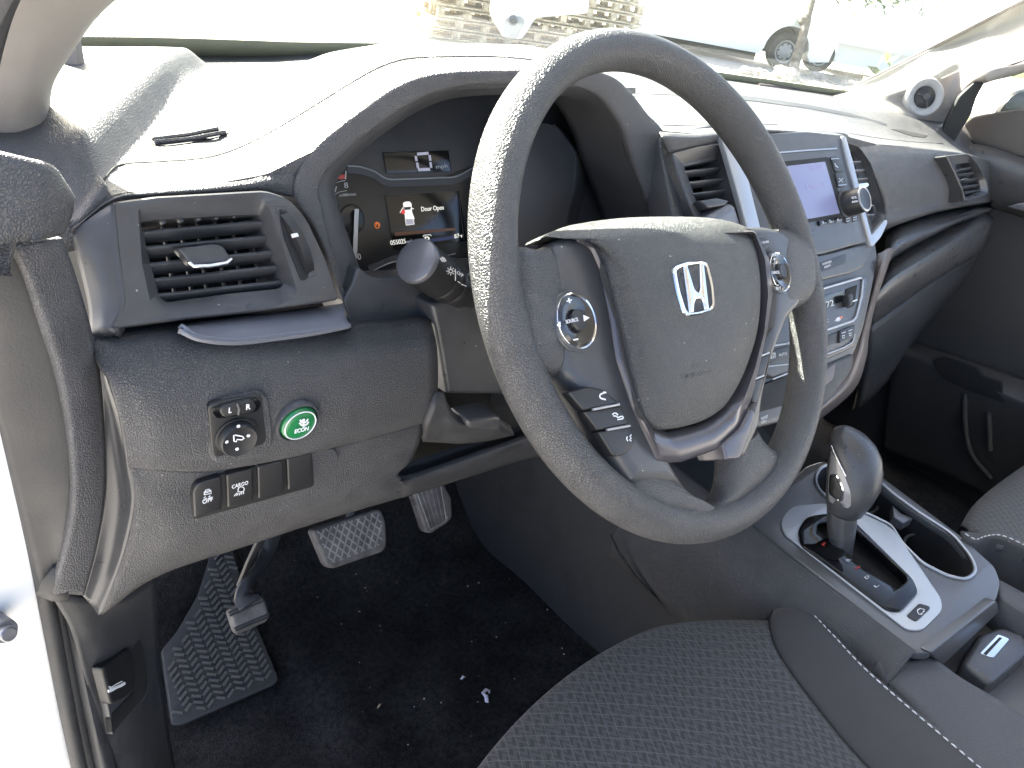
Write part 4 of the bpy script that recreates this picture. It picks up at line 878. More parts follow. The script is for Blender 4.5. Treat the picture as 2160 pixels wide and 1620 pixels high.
text('SOURCE',PW,(1194,683),(1220,677),.0205,'print',d1,bold=.012,hs=8)
text('+',PW,(1197,643),(1208,640),.0196,'white',d1,hs=16,bold=.01)
strokes('minus_mark',[[(1210,717),(1220,715)]],PW,.0008,.0198,'white',d1)
slab('arrow_mark',[(1230,664),(1244,670),(1232,678)],PW,.0185,.0198,'white',d1,bev=.0001)
slab('arrow_mark',[(1182,678),(1183,690),(1177,685)],PW,.0185,.0198,'white',d1,bev=.0001)
d2=dial((1640,575),(1642,616),.0132,'cruise_dial',.86)
text('CANCEL',PW,(1628,578),(1645,577),.0195,'print',d2,bold=.012,hs=6)
text('RES',PW,(1629,541),(1642,538),.0187,'print',d2,bold=.012,hs=6);text('+',PW,(1631,551),(1637,549),.0187,'print',d2,hs=8)
text('SET',PW,(1637,612),(1648,610),.0187,'print',d2,bold=.012,hs=6);strokes('minus_mark',[[(1639,602),(1643,601)]],PW,.0007,.0188,'print',d2)
cb=slab('cruise_button',rp([(1590,500,3),(1606,498,4),(1626,508,6),(1622,518,5),(1608,532,4),(1602,528,3)],4),PW,.010,.0165,'button',wheel,bev=.001)
text('CRUISE',PW,(1607,514),(1622,512),.0168,'print',cb,hs=5)
bt=[[(1196,828,6),(1240,816,8),(1272,822,10),(1304,852,4),(1229,866,4)],[(1229,869,4),(1307,856,4),(1327,896,4),(1259,908,4)],[(1260,911,4),(1329,899,4),(1339,928,14),(1326,954,14),(1300,964,8),(1290,960,6)]]
B3=[slab('phone_button',rp(q,5),PW,.010,.0168,'button',wheel,bev=.0014) for q in bt]
for a,b in (((1250,864),(1306,853)),((1280,907),(1328,898))):tube('silver_line',[W(*a,.0172),W(*b,.0172)],.0009,'silver',wheel,8)
strokes('phone_icon',[cr([(1276,828,0),(1267,832,0),(1266,838,0),(1272,842,0)],3),[(1273,827),(1279,828)],[(1272,841),(1278,843)]],PW,.0009,.0172,'white',B3[0])
strokes('hang_up_icon',[cr([(1292,874,0),(1298,871,0),(1304,875,0)],3),[(1294,877),(1302,878),(1302,881)],cr([(1303,881,0),(1313,878,0),(1314,883,0),(1303,885,0)],3)],PW,.0007,.0172,'white',B3[1])
strokes('voice_icon',[[(1332,917),(1329,921),(1332,924),(1328,928),(1332,930)],cr([(1324,921,0),(1322,926,0),(1325,930,0)],2)],PW,.0007,.0172,'white',B3[2])
br=[[(1606,726,5),(1626,690,8),(1636,690,5),(1624,742,3),(1596,752,3)],[(1595,757,3),(1623,746,3),(1612,790,3),(1587,800,3)],[(1586,805,3),(1611,794,3),(1598,845,8),(1588,852,6),(1583,838,6)]]
B4=[slab('display_button',rp(q,4),PW,.008,.0155,'button',wheel,bev=.001) for q in br]
for a,b in (((1594,755),(1622,744)),((1584,803),(1611,792))):tube('silver_line',[W(*a,.016),W(*b,.016)],.0008,'silver',wheel,8)
strokes('scroll_mark',[[(1605,732),(1609,726)],[(1611,722),(1612,717)]],PW,.0011,.0158,'print',B4[0])
text('RESET',PW,(1590,780),(1602,775),.0158,'print',B4[1],hs=6)
slab('arrow_mark',[(1584,822),(1591,819),(1588,828)],PW,.0152,.0158,'print',B4[2],bev=.0001)
# =================== steering column and stalks
col=thing('steering_column','dark grey plastic shroud behind the steering wheel with tilt lever','steering column',(0,.1,-.1))
def colbox(secs,name,m):
    R=[]
    for s,w,ht,hb in secs:
        o=-WN*s-Vector((0,0,0));pts=rp([(-w,ht),(w,ht),(w,-hb),(-w,-hb)],.018,5)
        R.append([o+PW.u*a+PW.v*b for a,b in pts])
    return rings(name,R,m,col,sharp=60)
colbox([(.045,.030,.02,.035),(.055,.036,.025,.04),(.09,.04,.03,.05),(.16,.05,.035,.06),(.26,.06,.04,.07)],'shroud','smoothlow')
# lower shroud and lever seen left of the rim
slab('lower_shroud',rp([(903,640,8),(940,630,4),(1040,632,4),(1090,830,4),(938,828,3),(924,740,14)],6),tiltP((0,.096,-.1),8),-.05,.0,'smooth',col,bev=.004)
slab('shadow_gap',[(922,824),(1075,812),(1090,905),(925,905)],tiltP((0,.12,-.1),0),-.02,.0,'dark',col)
lv=surf('tilt_housing',[[PY(918,828,.085),PY(936,828,.085),PY(950,860,.085),PY(978,880,.084),(PY(1048,876,.083))],[PY(915,860,.08),PY(935,862,.08),PY(955,885,.078),PY(985,896,.078),PY(1052,890,.078)],[PY(898,900,.083),PY(930,900,.082),PY(960,905,.08),PY(1000,904,.08),PY(1054,902,.08)],[PY(892,932,.1),PY(930,934,.1),PY(975,936,.1),PY(1030,930,.1),PY(1085,918,.1)]],'smoothlow',col,thick=.01)
slab('tilt_lever',rp([(982,884,6),(1040,873,6),(1052,877,4),(1054,900,4),(1044,904,4),(985,902,8)],5),tiltP((0,.075,-.1),0),-.02,.002,'smooth',col,bev=.003)
# left stalk
stalk=thing('headlight_stalk','black turn signal stalk with round grey end cap left of the steering wheel','stalk',(-.14,.13,-.02))
E0=PY(880,550,.108);E1=PY(1035,668,.118);ax=(E1-E0).normalized();up=(Vector((0,0,1))-ax*ax.z).normalized()
pr=.0165
lathe('stalk_grip',E0,ax,[(.0,pr*.85),(.0012,pr*.96),(.02,pr*.99),(.030,pr*.93)],'button',stalk,40,sharp=30)
lathe('end_cap',E0-ax*.004,ax,[(.0012,pr*.4),(.0014,pr*.86),(.002,pr*.95),(.0036,pr*1.0),(.006,pr*1.0)],'satin',stalk,40)
lathe('ring_grip',E0+ax*.030,ax,[(0,pr*.9),(.001,pr*.94),(.012,pr*.9),(.013,pr*.86)],'button',stalk,60)
lathe('switch_ring',E0+ax*.043,ax,[(0,pr*.84),(.001,pr*.88),(.014,pr*.82),(.015,pr*.78)],'button',stalk,60)
lathe('stalk_arm',E0+ax*.058,ax,[(0,pr*.72),(.02,pr*.66),(.06,pr*.6)],'button',stalk,32)
def onst(s,th):return E0+ax*s+(up*math.cos(th)+ax.cross(up)*math.sin(th))*pr*.97
def stp(s,k=.9):
    # tangent plane facing the viewer
    c=E0+ax*s;v=(C0-c);v=(v-ax*v.dot(ax)).normalized();v=(v+up*.0).normalized();return Pl(c+v*pr*k,v,u=ax)
q=stp(.024,.99)
strokes('beam_icon',[[(929,545),(934,552)],[(932,543),(937,550)],[(941,551),(938,546),(934,543)],[(941,551),(936,551)]],q,.0007,.0004,'print',stalk)
q=stp(.037,.93);cx,cy=951,572
strokes('lamp_icon',[[(cx+4*math.cos(t),cy+4*math.sin(t)) for t in [i*math.pi/4 for i in range(9)]]]+[[(cx+6*math.cos(t),cy+6*math.sin(t)),(cx+9*math.cos(t),cy+9*math.sin(t))] for t in [i*math.pi/4 for i in range(8)]],q,.0006,.0004,'print',stalk)
q=stp(.05,.89)
text('OFF',q,(962,576),(975,585),.0006,'print',stalk,hs=8);strokes('mark_line',[[(961,568),(961,592)],[(974,600),(984,604)],[(966,594),(972,598)]],q,.0006,.0005,'print',stalk)
st2=thing('wiper_stalk','grey wiper stalk showing above the steering wheel hub','stalk',(.16,.08,-.0))
a0=PY(1440,500,.075);a1=PY(1548,448,.085)
slab('stalk_grip',rp([(1440,480,3),(1490,452,6),(1532,429,8),(1541,433,6),(1556,475,4),(1556,500,4),(1440,500,3)],6),tiltP((.17,.09,.0),20,u=(1,0,0)),-.02,.0,'satin',st2,bev=.006)
lathe('stalk_arm',PY(1400,520,.10),PY(1520,470,.11)-PY(1400,520,.10),[(0,.008),(.07,.009)],'button',st2,24)
# =================== FLOOR / FOOTWELL (structure)
FZ=-.68
def struct(o):o['kind']='structure';return o
bm=bmesh.new();prof=[(-.75,FZ),(-.3,FZ),(.0,FZ),(.2,FZ),(.36,FZ-.0),(.44,FZ+.04),(.50,FZ+.10),(.60,FZ+.26),(.66,FZ+.38),(.68,-.12)]
P=cr([(0,y,z) for y,z in prof],6);X=[-.40+1.7*i/80 for i in range(81)]
def fz(x,y):return .004*math.sin(x*23+y*9)+.003*math.sin(x*41-y*31)+.010*math.exp(-((x+.10)/.03)**2)*(1 if y<.5 else 0)*sm((y+.0)/.2)
V=[[bm.verts.new((x,p.y,p.z+fz(x,p.y))) for p in P] for x in X]
for i in range(80):
    for j in range(len(P)-1):bm.faces.new((V[i][j],V[i+1][j],V[i+1][j+1],V[i][j+1]))
o=bmobj('carpet_floor',bm,'carpet',None,80,recalc=False)
if sum(p.normal.z for p in o.data.polygons)<0:o.data.flip_normals()
md=o.modifiers.new('s','SOLIDIFY');md.thickness=.01;md.offset=-1
struct(o)
fw=box('firewall',(.44,.685,-.33),(1.76,.03,.62),'cavity',None,bev=.004);fw['kind']='structure'
# rubber heel mat on the rising carpet
mp=PZ(375,1530,FZ+.008);PM=Pl(mp,(0,-.5,.866))
mat_=[(420,1250,10),(445,1165,4),(492,1160,4),(520,1270,4),(588,1432,12),(580,1444,8),(380,1532,16),(362,1528,8),(340,1372,8),(375,1330,20)]
mt=slab('heel_mat',rp(mat_,8),PM,-.006,.004,'matrubber',None,bev=.002)
def herring():
    bm=bmesh.new();poly=[PM.uv(x,y,.004) for x,y in [(424,1252),(447,1168),(490,1165),(518,1272),(580,1430),(378,1520),(366,1518),(347,1376),(378,1335)]]
    def inside(p):
        c=False
        for i in range(len(poly)):
            a,b=poly[i-1],poly[i]
            if (a[1]>p[1])!=(b[1]>p[1]) and p[0]<(b[0]-a[0])*(p[1]-a[1])/(b[1]-a[1])+a[0]:c=not c
        return c
    xs=[p[0] for p in poly];ys=[p[1] for p in poly];w=.0125;st=.0078
    n=0;x=min(xs);k=0
    while x<max(xs):
        y=min(ys)
        while y<max(ys):
            s=1 if k%2 else -1;c=(x+w/2,y)
            if all(inside((c[0]+dx,c[1]+dy)) for dx in (-.004,.004) for dy in (-.002,.002)):
                L=.0052;dx=L;dy=s*L*.62;hw=.0017
                t=Vector((dx,dy)).normalized();nn=Vector((-t.y,t.x))*hw
                q=[Vector(c)-Vector((dx,dy))+nn,Vector(c)-Vector((dx,dy))-nn,Vector(c)+Vector((dx,dy))-nn,Vector(c)+Vector((dx,dy))+nn]
                b=[bm.verts.new(PM.w(v.x,v.y,.0035)) for v in q];cc=Vector(c);tt=[bm.verts.new(PM.w(cc.x+(v.x-cc.x)*.86,cc.y+(v.y-cc.y)*.86,.0075)) for v in q]
                bm.faces.new(tt)
                for i in range(4):bm.faces.new((b[i],b[(i+1)%4],tt[(i+1)%4],tt[i]))
            y+=st
        x+=w;k+=1
    return bmobj('herringbone_ribs',bm,'ribgrey',mt)
top(mt,'black rubber heel mat with herringbone ribs on the footwell carpet','floor mat');herring()
# crumbs and scraps on the carpet
TF=bvh(o)
bm=bmesh.new();random.seed(3)
for i in range(45):
    px,py=random.uniform(620,1200),random.uniform(1160,1600)
    h=hit(TF,px,py)
    if h is None or h.z>-.5:continue
    s=random.uniform(.0004,.0012);r=bmesh.ops.create_icosphere(bm,subdivisions=1,radius=s)['verts']
    for v in r:v.co=Vector((v.co.x*random.uniform(.7,1.6),v.co.y*random.uniform(.7,1.6),v.co.z*.6))+h+Vector((0,0,s*.5+.002))
crumb=bmobj('carpet_crumbs',bm,'crumb');crumb['kind']='stuff'
def scrap(pts,w,lab,m,name):
    P=[hit(TF,x,y) for x,y in pts];P=[p+Vector((0,0,.003+.003*(i%2))) for i,p in enumerate(P)];bm=bmesh.new();A=[];
    for i,p in enumerate(P):
        t=(P[min(i+1,len(P)-1)]-P[max(0,i-1)]).normalized();n=t.cross(Vector((0,0,1))).normalized()*w/2+Vector((0,0,.001*(-1)**i));A.append((bm.verts.new(p+n),bm.verts.new(p-n)))
    for a,b in zip(A,A[1:]):bm.faces.new((a[0],a[1],b[1],b[0]))
    o=bmobj(name,bm,m);md=o.modifiers.new('s','SOLIDIFY');md.thickness=.0004;top(o,lab,'scrap');return o
scrap([(1033,1463),(1024,1460),(1018,1466),(1024,1474),(1026,1485)],.0052,'small crumpled lilac paper scrap on the black carpet','paper','paper_scrap')
scrap([(972,1436),(976,1433),(980,1431)],.003,'tiny white crumb of paper left of the lilac scrap on the carpet','paper','paper_crumb')
scrap([(796,1497),(800,1493),(803,1488)],.002,'small straw-coloured sliver on the carpet in front of the seat','straw','dry_sliver')
# =================== TUNNEL + CONSOLE
cons=thing('centre_console','grey centre console with silver gear surround and twin cupholder between the seats','console',(.40,-.1,-.5))
X0=.25
bm=bmesh.new();pts=[(.62,-.38),(.62,FZ-.02),(-.75,FZ-.02),(-.75,-.46),(-.26,-.46),(-.20,-.44),(.02,-.42),(.12,-.38),(.2,-.38)]
secs=[(X0+.012,0),(X0,.0),(.55,.0)]
R=[[Vector((X0+.03*sm((z+.55)/.2),y,z)) for y,z in pts],[Vector((.55,y,z)) for y,z in pts]]
rings('tunnel_side',R,'tunnel',cons)
P_=PY
def Zp(x,y,z=-.355):return PZ(x,y,z)
# padded side below the silver edge
surf('side_pad',[[Vector((.31,.24,-.350)),Zp(1592,1112),Zp(1690,1190),Zp(1800,1272),Zp(1880,1334),Zp(1932,1373)],
 [Vector((.302,.24,-.355))]+[p+Vector((-.012,0,-.005)) for p in [Zp(1592,1112),Zp(1690,1190),Zp(1800,1272),Zp(1880,1334),Zp(1925,1378)]],
 [Vector((.296,.24,-.375))]+[p+Vector((-.034,0,-.022)) for p in [Zp(1592,1112),Zp(1690,1190),Zp(1800,1272),Zp(1880,1334),Zp(1915,1385)]],
 [Vector((.288,.24,-.42))]+[p+Vector((-.045,0,-.06)) for p in [Zp(1592,1112),Zp(1690,1190),Zp(1800,1272),Zp(1880,1334),Zp(1905,1388)]],
 [Vector((.281,.24,-.53))]+[p+Vector((-.05,0,-.16)) for p in [Zp(1592,1112),Zp(1690,1190),Zp(1800,1272),Zp(1880,1334),Zp(1905,1388)]]],'knee',cons,sub=(4,4),thick=.004)
tube('edge_seam',[PX(x,y,X0-.001) for x,y in ((1288,1128),(1305,1165),(1340,1215),(1390,1268),(1445,1312))],.0016,'dark',cons)
PCN=Pl((.4,-.1,-.355),(0,0,1))
outl=rp([(1592,1108,4),(1575,1085,4),(1640,1045,6),(1705,985,6),(1735,975,6),(1850,1000,16),(2030,1135,6),(2095,1195,10),(2106,1225,10),(2098,1262,16),(1958,1372,6),(1932,1371,4)],8)
cup=rp([(1716,1010,14),(1728,985,14),(1770,978,10),(1845,1008,14),(1880,1040,16),(1935,1080,20),(2010,1128,24),(2052,1180,20),(2060,1208,10),(2040,1226,14),(2000,1218,20),(1945,1190,16),(1900,1145,16),(1880,1110,14),(1830,1085,14),(1760,1062,20),(1725,1035,14)],14)
gear=rp([(1688,1118,10),(1704,1090,14),(1745,1084,10),(1795,1094,14),(1925,1222,12),(1934,1246,8),(1898,1284,10),(1874,1282,10),(1694,1146,8)],10)
plate_holes('console_top',outl,[cup,gear],PCN,-.012,.0,'console',cons,bev=.003)
slab('rear_face',rp([(1958,1374,4),(2100,1262,10),(2104,1290,4),(1985,1402,4)],4),Pl(Zp(2030,1330),(-.1,-.94,.3),u=(1,-.1,0)),-.01,.0,'console',cons,bev=.002)
seamP=[(1574,1090),(1640,1060),(1700,1078)]
# cupholder tub
P=[PCN.at(x,y,0) for x,y in cup];cc=sum(P,Vector())/len(P)
R=[[p+Vector((0,0,.0015)) for p in P],[cc+(p-cc)*.985+Vector((0,0,.003)) for p in P],[cc+(p-cc)*.965+Vector((0,0,.0005)) for p in P],[cc+(p-cc)*.95+Vector((0,0,-.03)) for p in P],[cc+(p-cc)*.90+Vector((0,0,-.075)) for p in P]]
rings('cupholder',[[p+Vector((0,0,-.002)) for p in P]]+R,'cavity',cons,caps=(False,True))
tube('cup_rim',[cc+(p-cc)*.99+Vector((0,0,.001)) for p in P],.0022,'satin',cons,8,closed=True).data.materials[0]=M['silver']
for c_,e_ in (((1785,1040),(1840,1040)),((1975,1172),(2045,1200))):
    a=PCN.at(*c_,-.03);r=(PCN.at(*c_,-.03)-PCN.at(*e_,-.03)).length
    tube('cup_ring',[a+Vector((r*math.cos(t),r*math.sin(t),0)) for t in [i*math.pi/24 for i in range(48)]],.002,'smoothlow',cons,8,closed=True)
slab('grip_tab',[(1882,1068),(1900,1085),(1925,1095),(1905,1106),(1884,1092)],PCN,-.02,-.008,'satin',cons,bev=.002)
# gear surround
gs=rp([(1648,1098,14),(1672,1068,18),(1740,1062,12),(1808,1078,20),(1880,1112,20),(1915,1160,20),(1984,1262,12),(1986,1286,10),(1944,1328,14),(1914,1326,12),(1655,1124,10)],14)
plate_holes('gear_surround',gs,[gear],PCN,.0,.0028,'silver',cons,bev=.001).data.materials[0]=M['silverlight']
slot=rp([(1722,1100,6),(1765,1094,8),(1790,1100,10),(1915,1212,10),(1916,1228,6),(1896,1244,8),(1884,1240,6),(1765,1150,6),(1722,1118,6)],8)
plate_holes('gate_frame',[(x,y) for x,y in gear],[slot],PCN,-.004,.0065,'gloss',cons,bev=.0022)
slab('gate_floor',gear,PCN,-.03,-.012,'cavity',cons)
for s,a,b,m in (('P',(1736,1146),(1743,1152),'redprint'),('R',(1787,1180),(1794,1186),'print'),('N',(1806,1196),(1813,1202),'redprint'),('D',(1826,1216),(1833,1222),'print'),('L',(1846,1234),(1854,1240),'print')):
    pl=PCN;text(s,pl,(a[0]+2,a[1]+6),(b[0]+3,b[1]-6+6) if 0 else (a[0]+9,a[1]+1),.0068,m,cons,hs=8)
slab('console_button',rp([(1912,1299,4),(1938,1273,4),(1960,1279,6),(1962,1284,4),(1936,1309,6),(1930,1311,4)],4),PCN,.002,.0042,'button',cons,bev=.0008)
strokes('tailgate_icon',[[(1936,1291),(1935,1287),(1941,1283),(1950,1285),(1947,1291),(1944,1296),(1938,1295),(1936,1291)],[(1941,1296),(1950,1289)]],PCN,.0008,.0045,'white',cons)
# bin behind
slab('bin_liner',[(1980,1395),(2110,1275),(2400,1400),(2400,1640),(2240,1640)],Pl((0,0,-.415),(0,0,1)),-.02,0,'smoothlow',cons,bev=.002)
bl=[]
PB=Pl((0,0,-.412),(0,0,1))
for i in range(44):
    t=i/44;a=(1985+t*125,1398-t*118);A=PB.at(*a,0);bl.append([A,A+Vector((.0,-.55,0))])
bm=bmesh.new()
for A,B in bl:
    d=Vector((.0016,0,0));q=[A-d,A+d,B+d,B-d];b=[bm.verts.new(p-Vector((0,0,.003))) for p in q];t_=[bm.verts.new(p+Vector((0,0,.0005))) for p in q];bm.faces.new(t_)
    for k in range(4):bm.faces.new((b[k],b[(k+1)%4],t_[(k+1)%4],t_[k]))
bmobj('liner_ribs',bm,'ribgrey',cons) if 'ribgrey' in M else bmobj('liner_ribs',bm,'satin',cons)
PLt=Pl((0,0,-.385),(0,0,1))
ar=slab('latch_block',rp([(2026,1405,10),(2060,1342,14),(2108,1328,12),(2158,1348,8),(2166,1385,10),(2092,1447,10),(2078,1448,8)],10),PLt,-.03,.0,'button',cons,bev=.006);ar.data.materials[0]=M['smooth']
slab('latch_bar',rp([(2067,1378,4),(2105,1338,4),(2130,1348,4),(2095,1388,4)],4),PLt,-.001,.0012,'chrome',ar,bev=.0004)
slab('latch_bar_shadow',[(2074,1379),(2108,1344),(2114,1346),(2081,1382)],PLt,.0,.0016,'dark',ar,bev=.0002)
# padded bin wall next to the driver
surf('bin_wall',[[PZ(x,y,-.37) for x,y in ((1848,1396),(1905,1392),(1960,1378))],[PZ(x,y,-.372) for x,y in ((1868,1430),(1950,1430),(2025,1428))],[PZ(x,y,-.374) for x,y in ((1935,1500),(2040,1500),(2140,1498))],[PZ(x,y,-.376) for x,y in ((2000,1600),(2120,1600),(2260,1598))],[PZ(x,y,-.378) for x,y in ((2060,1750),(2200,1750),(2380,1750))]],'endcap',cons,thick=.10,toward=(.3,-.3,1))
surf('bin_wall',[[PZ(x,y,-.37) for x,y in ((2106,1222),(2140,1240),(2300,1330))],[PZ(x,y,-.37) for x,y in ((2108,1262),(2150,1290),(2300,1370))]],'endcap',cons,thick=.06,toward=(.3,-.3,1))
# =================== gear lever
gl_=thing('gear_lever','grey pear-shaped gear lever knob with silver side plate in its gate','gear lever',PZ(1765,1150,-.355))
base=PZ(1768,1140,-.35);k1=PD(1800,905+35,.895);
topc=base+Vector((.010,.035,.128))
def lev(secs,name,m,seg=28):
    R=[]
    for (px,py,rx,rr,dz) in secs:
        pass
    return None
dB=(base-C0).dot(Vector((EX.z,EY.z,EZ.z)))
dT=dB-.03
def lsec(px,py,wpx,hd,t):
    """cross section centred on px, half-width in px"""
    d=dB+(dT-dB)*t;c=PD(px,py,d);w=wpx*d/F
    r=Vector((EX.x,EY.x,EZ.x));ad=Vector((EX.z,EY.z,EZ.z));u2=(r*.96+Vector((0,0,1))*.0).normalized();lv_=Vector((0,0,1));u2=(u2-lv_*u2.z).normalized();f2=(ad-lv_*ad.z).normalized()
    return [c+u2*w*math.cos(q)+f2*w*hd*math.sin(q) for q in [2*math.pi*i/32 for i in range(32)]]
neck=rings('lever_neck',[lsec(1773,1165,25,.9,0),lsec(1775,1110,32,.9,.2),lsec(1777,1066,34,.9,.4)],'smooth',gl_,sharp=60)
kn_=rings('lever_knob',[lsec(1779,1078,34,.95,.38),lsec(1782,1072,40,.95,.4),lsec(1791,1045,50,1,.48),lsec(1801,1010,58,1.05,.57),lsec(1805,980,59,1,.66),lsec(1805,955,56,1,.75),lsec(1801,935,50,1,.84),lsec(1796,920,39,1,.91),lsec(1792,911,24,1.1,.96),lsec(1790,906,9,1,1)],'smooth',gl_,sharp=180);TKN=bvh(kn_,neck)
# silver side plate on the knob
def patch(name,poly,T,m,par,lift=.0015,n=10):
    P=[hit(T,x,y,lift) for x,y in poly];P=[p for p in P if p is not None];c=sum(P,Vector())/len(P);cx=sum(a for a,b in poly)/len(poly);cy=sum(b for a,b in poly)/len(poly)
    R=[]
    for s in (1,.8,.6,.4,.2):
        r=[]
        for (x,y) in poly:
            h=hit(T,cx+(x-cx)*s,cy+(y-cy)*s,lift);r.append(h if h is not None else c)
        R.append(r)
    R=[[p-(C0-p).normalized()*(-.0)-((C0-p).normalized()*.003) for p in R[0]]]+R
    return rings(name,R,m,par,caps=(False,True),sharp=60)
pp=rp([(1756,946,4),(1761,955,8),(1783,1005,12),(1795,1040,10),(1795,1066,4),(1788,1072,4),(1749,1058,6),(1748,1030,10),(1750,990,10)],6)
sp=patch('side_plate',pp,TKN,'satinlight',gl_,.001)
tube('plate_edge',[h for h in [hit(TKN,x,y,.0022) for x,y in ((1757,940),(1762,952),(1773,978),(1785,1004))] if h],.0011,'chrome',gl_,8)
bb=rp([(1756,1004,8),(1766,1004,8),(1777,1030,10),(1777,1050,8),(1769,1053,8),(1756,1041,8)],8)
patch('release_button',rp([(x,y) for x,y in [(1753,1000),(1768,1000),(1781,1030),(1781,1054),(1770,1058),(1752,1044)]],8),TKN,'chrome',gl_,.0022)
patch('release_button',bb,TKN,'button',gl_,.0034)
# =================== pedals
bp_=thing('brake_pedal','wide worn brake pedal with diamond grid under the dashboard','pedal',(0,.38,-.6))
PBk=Pl(PY(735,1140,.36),(0,-.80,.60))
sh=rp([(655,1118,10),(800,1072,12),(812,1100,14),(814,1150,10),(806,1164,8),(700,1200,8),(686,1192,8)],8)
pd=slab('pedal_pad',sh,PBk,-.012,.004,'padrub',bp_,bev=.004)
cA=[PBk.uv(x,y,.004) for x,y in ((668,1120),(796,1080),(804,1100),(806,1148),(703,1188),(692,1178))]
def inpoly(p,poly):
    c=False
    for i in range(len(poly)):
        a,b=poly[i-1],poly[i]
        if (a[1]>p[1])!=(b[1]>p[1]) and p[0]<(b[0]-a[0])*(p[1]-a[1])/(b[1]-a[1])+a[0]:c=not c
    return c
bm=bmesh.new();xs=[p[0] for p in cA];ys=[p[1] for p in cA];W_=max(xs)-min(xs);Hh_=max(ys)-min(ys)
def clipline(a,b):
    pts=[a+(b-a)*i/80 for i in range(81)];ins=[p for p in pts if inpoly(p,cA)];return (ins[0],ins[-1]) if len(ins)>3 else None
st=W_/8.5
for sgn in (1,-1):
    for k in range(-14,24):
        a=Vector((min(xs)+k*st,min(ys)-.01));b=a+Vector((sgn*(Hh_+.02)*.72,Hh_+.02));q=clipline(a,b)
        if not q:continue
        d=(q[1]-q[0]).normalized();n=Vector((-d.y,d.x))*.0009
        Q=[q[0]+n,q[0]-n,q[1]-n,q[1]+n];B=[bm.verts.new(PBk.w(v.x,v.y,.003)) for v in Q];T_=[bm.verts.new(PBk.w(v.x,v.y,.0055+sgn*.0001)) for v in Q];bm.faces.new(T_)
        for i in range(4):bm.faces.new((B[i],B[(i+1)%4],T_[(i+1)%4],T_[i]))
bmobj('grid_ribs',bm,'padhi',pd)
tube('pedal_arm',[PBk.at(745,1120,-.014),PBk.at(740,1060,-.03)+Vector((0,.02,.05)),PBk.at(740,1000,-.03)+Vector((0,.03,.15))],.009,'metaldark',bp_)
ap=thing('accelerator_pedal','narrow ribbed accelerator pedal right of the brake pedal','pedal',(.11,.35,-.55))
PAc=Pl(PY(912,1080,.35),(0,-.86,.5))
pd=slab('pedal_pad',rp([(868,1035,6),(930,1012,6),(950,1050,4),(952,1092,8),(940,1104,6),(905,1126,6),(896,1120,6)],6),PAc,-.012,.004,'padrub',ap,bev=.003)
for i in range(6):
    t=i/5;tube('rib',[PAc.at(880+t*50,1040-t*14,.0045),PAc.at(906+t*36,1112-t*14,.0045)],.0011,'padhi' if i in (0,5) else 'padrub',pd,6)
tube('rib',[PAc.at(x,y,.0048) for x,y in ((903,1108),(908,1116),(938,1101),(944,1090))],.0012,'padhi',pd,6)
for i in range(8):tube('stud',[PAc.at(872+i*4,1046+i*9,-.002),PAc.at(865+i*4,1047+i*9,-.002)],.0012,'padrub',pd,6)
pk=thing('parking_brake_pedal','foot parking brake with small worn rubber pad on curved arm','pedal',(-.19,.25,-.5))
PPk=Pl(PX(525,1300,-.175),(0,-.66,.75))
pd=slab('pedal_pad',rp([(480,1286,8),(545,1256,10),(556,1262,8),(568,1300,8),(560,1312,6),(503,1337,8),(495,1330,8)],8),PPk,-.012,.004,'padrub',pk,bev=.004)
for a,b in (((482,1293),(552,1262)),((484,1299),(555,1268)),((494,1326),(565,1296)),((497,1331),(566,1302))):tube('rib',[PPk.at(*a,.0042),PPk.at(*b,.0042)],.0012,'rubber',pd,6)
az=lambda x,y,Y:PY(x,y,Y)
R=[]
armp=[(575,1120,.31),(562,1165,.30),(545,1200,.285),(522,1230,.27),(517,1255,.26),(528,1275,.25)]
P=[az(*q) for q in armp];P=cr(P,5);tube('pedal_arm',P,[.0125]*len(P),'metaldark',pk,10,flat=.4,nrm=(0,1,0))
slab('arm_bracket',rp([(504,1232,4),(530,1190,6),(560,1140,4),(548,1130,4),(520,1190,6),(500,1240,4)],4),tiltP(PY(530,1190,.29),0),-.004,.0,'metaldark',pk,bev=.001)
# =================== left kick panel, sill, jamb
jamb=thing('door_frame','white painted driver door opening with black rubber seal','door frame',(-.4,.14,-.6))
surf('white_jamb',[[PY(-80,780,.15),PY(-30,820,.15),PY(8,860,.15)],[PY(-80,1000,.15),PY(-20,1000,.15),PY(38,1000,.15)],[PY(-80,1180,.15),PY(0,1180,.15),PY(78,1180,.15)],[PY(-80,1400,.15),PY(10,1400,.15),PY(120,1400,.15)],[PY(-80,1660,.15),PY(40,1660,.15),PY(175,1660,.15)]],'paint',jamb,thick=.01)
tb_=[(-30,740),(8,850),(40,985),(78,1160),(108,1320),(140,1490),(178,1670)]
tube('door_seal',[PY(x,y,.142) for x,y in cr([(a,b,0) for a,b in tb_],4) and [(p[0],p[1]) for p in cr([(a,b,0) for a,b in tb_],4)]],.0052,'rubber',jamb,12)
tube('door_seal',[PY(p[0]+20,p[1],.146) for p in cr([(a,b,0) for a,b in tb_],4)],.0042,'rubber',jamb,12)
surf('sill_trim',[[PY(x,y,.150) for x,y in ((-10,735),(28,850),(60,985),(98,1160),(128,1320),(160,1490),(198,1670))],[PY(x,y,.140) for x,y in ((10,735),(50,850),(84,985),(122,1160),(154,1320),(190,1490),(232,1670))],[PY(x,y,.150) for x,y in ((20,735),(70,850),(104,985),(145,1160),(180,1320),(214,1490),(262,1670))]],'smoothlow',jamb,thick=.01,toward=(-.5,-.6,.3))
hn=lathe('hinge_bolt',PY(10,1332,.13),(.2,-.9,.3),[(-.02,.0075),(.0,.0075),(.001,.0068),(.001,.0050),(.006,.0048),(.0068,.004)],'steel',jamb,24)
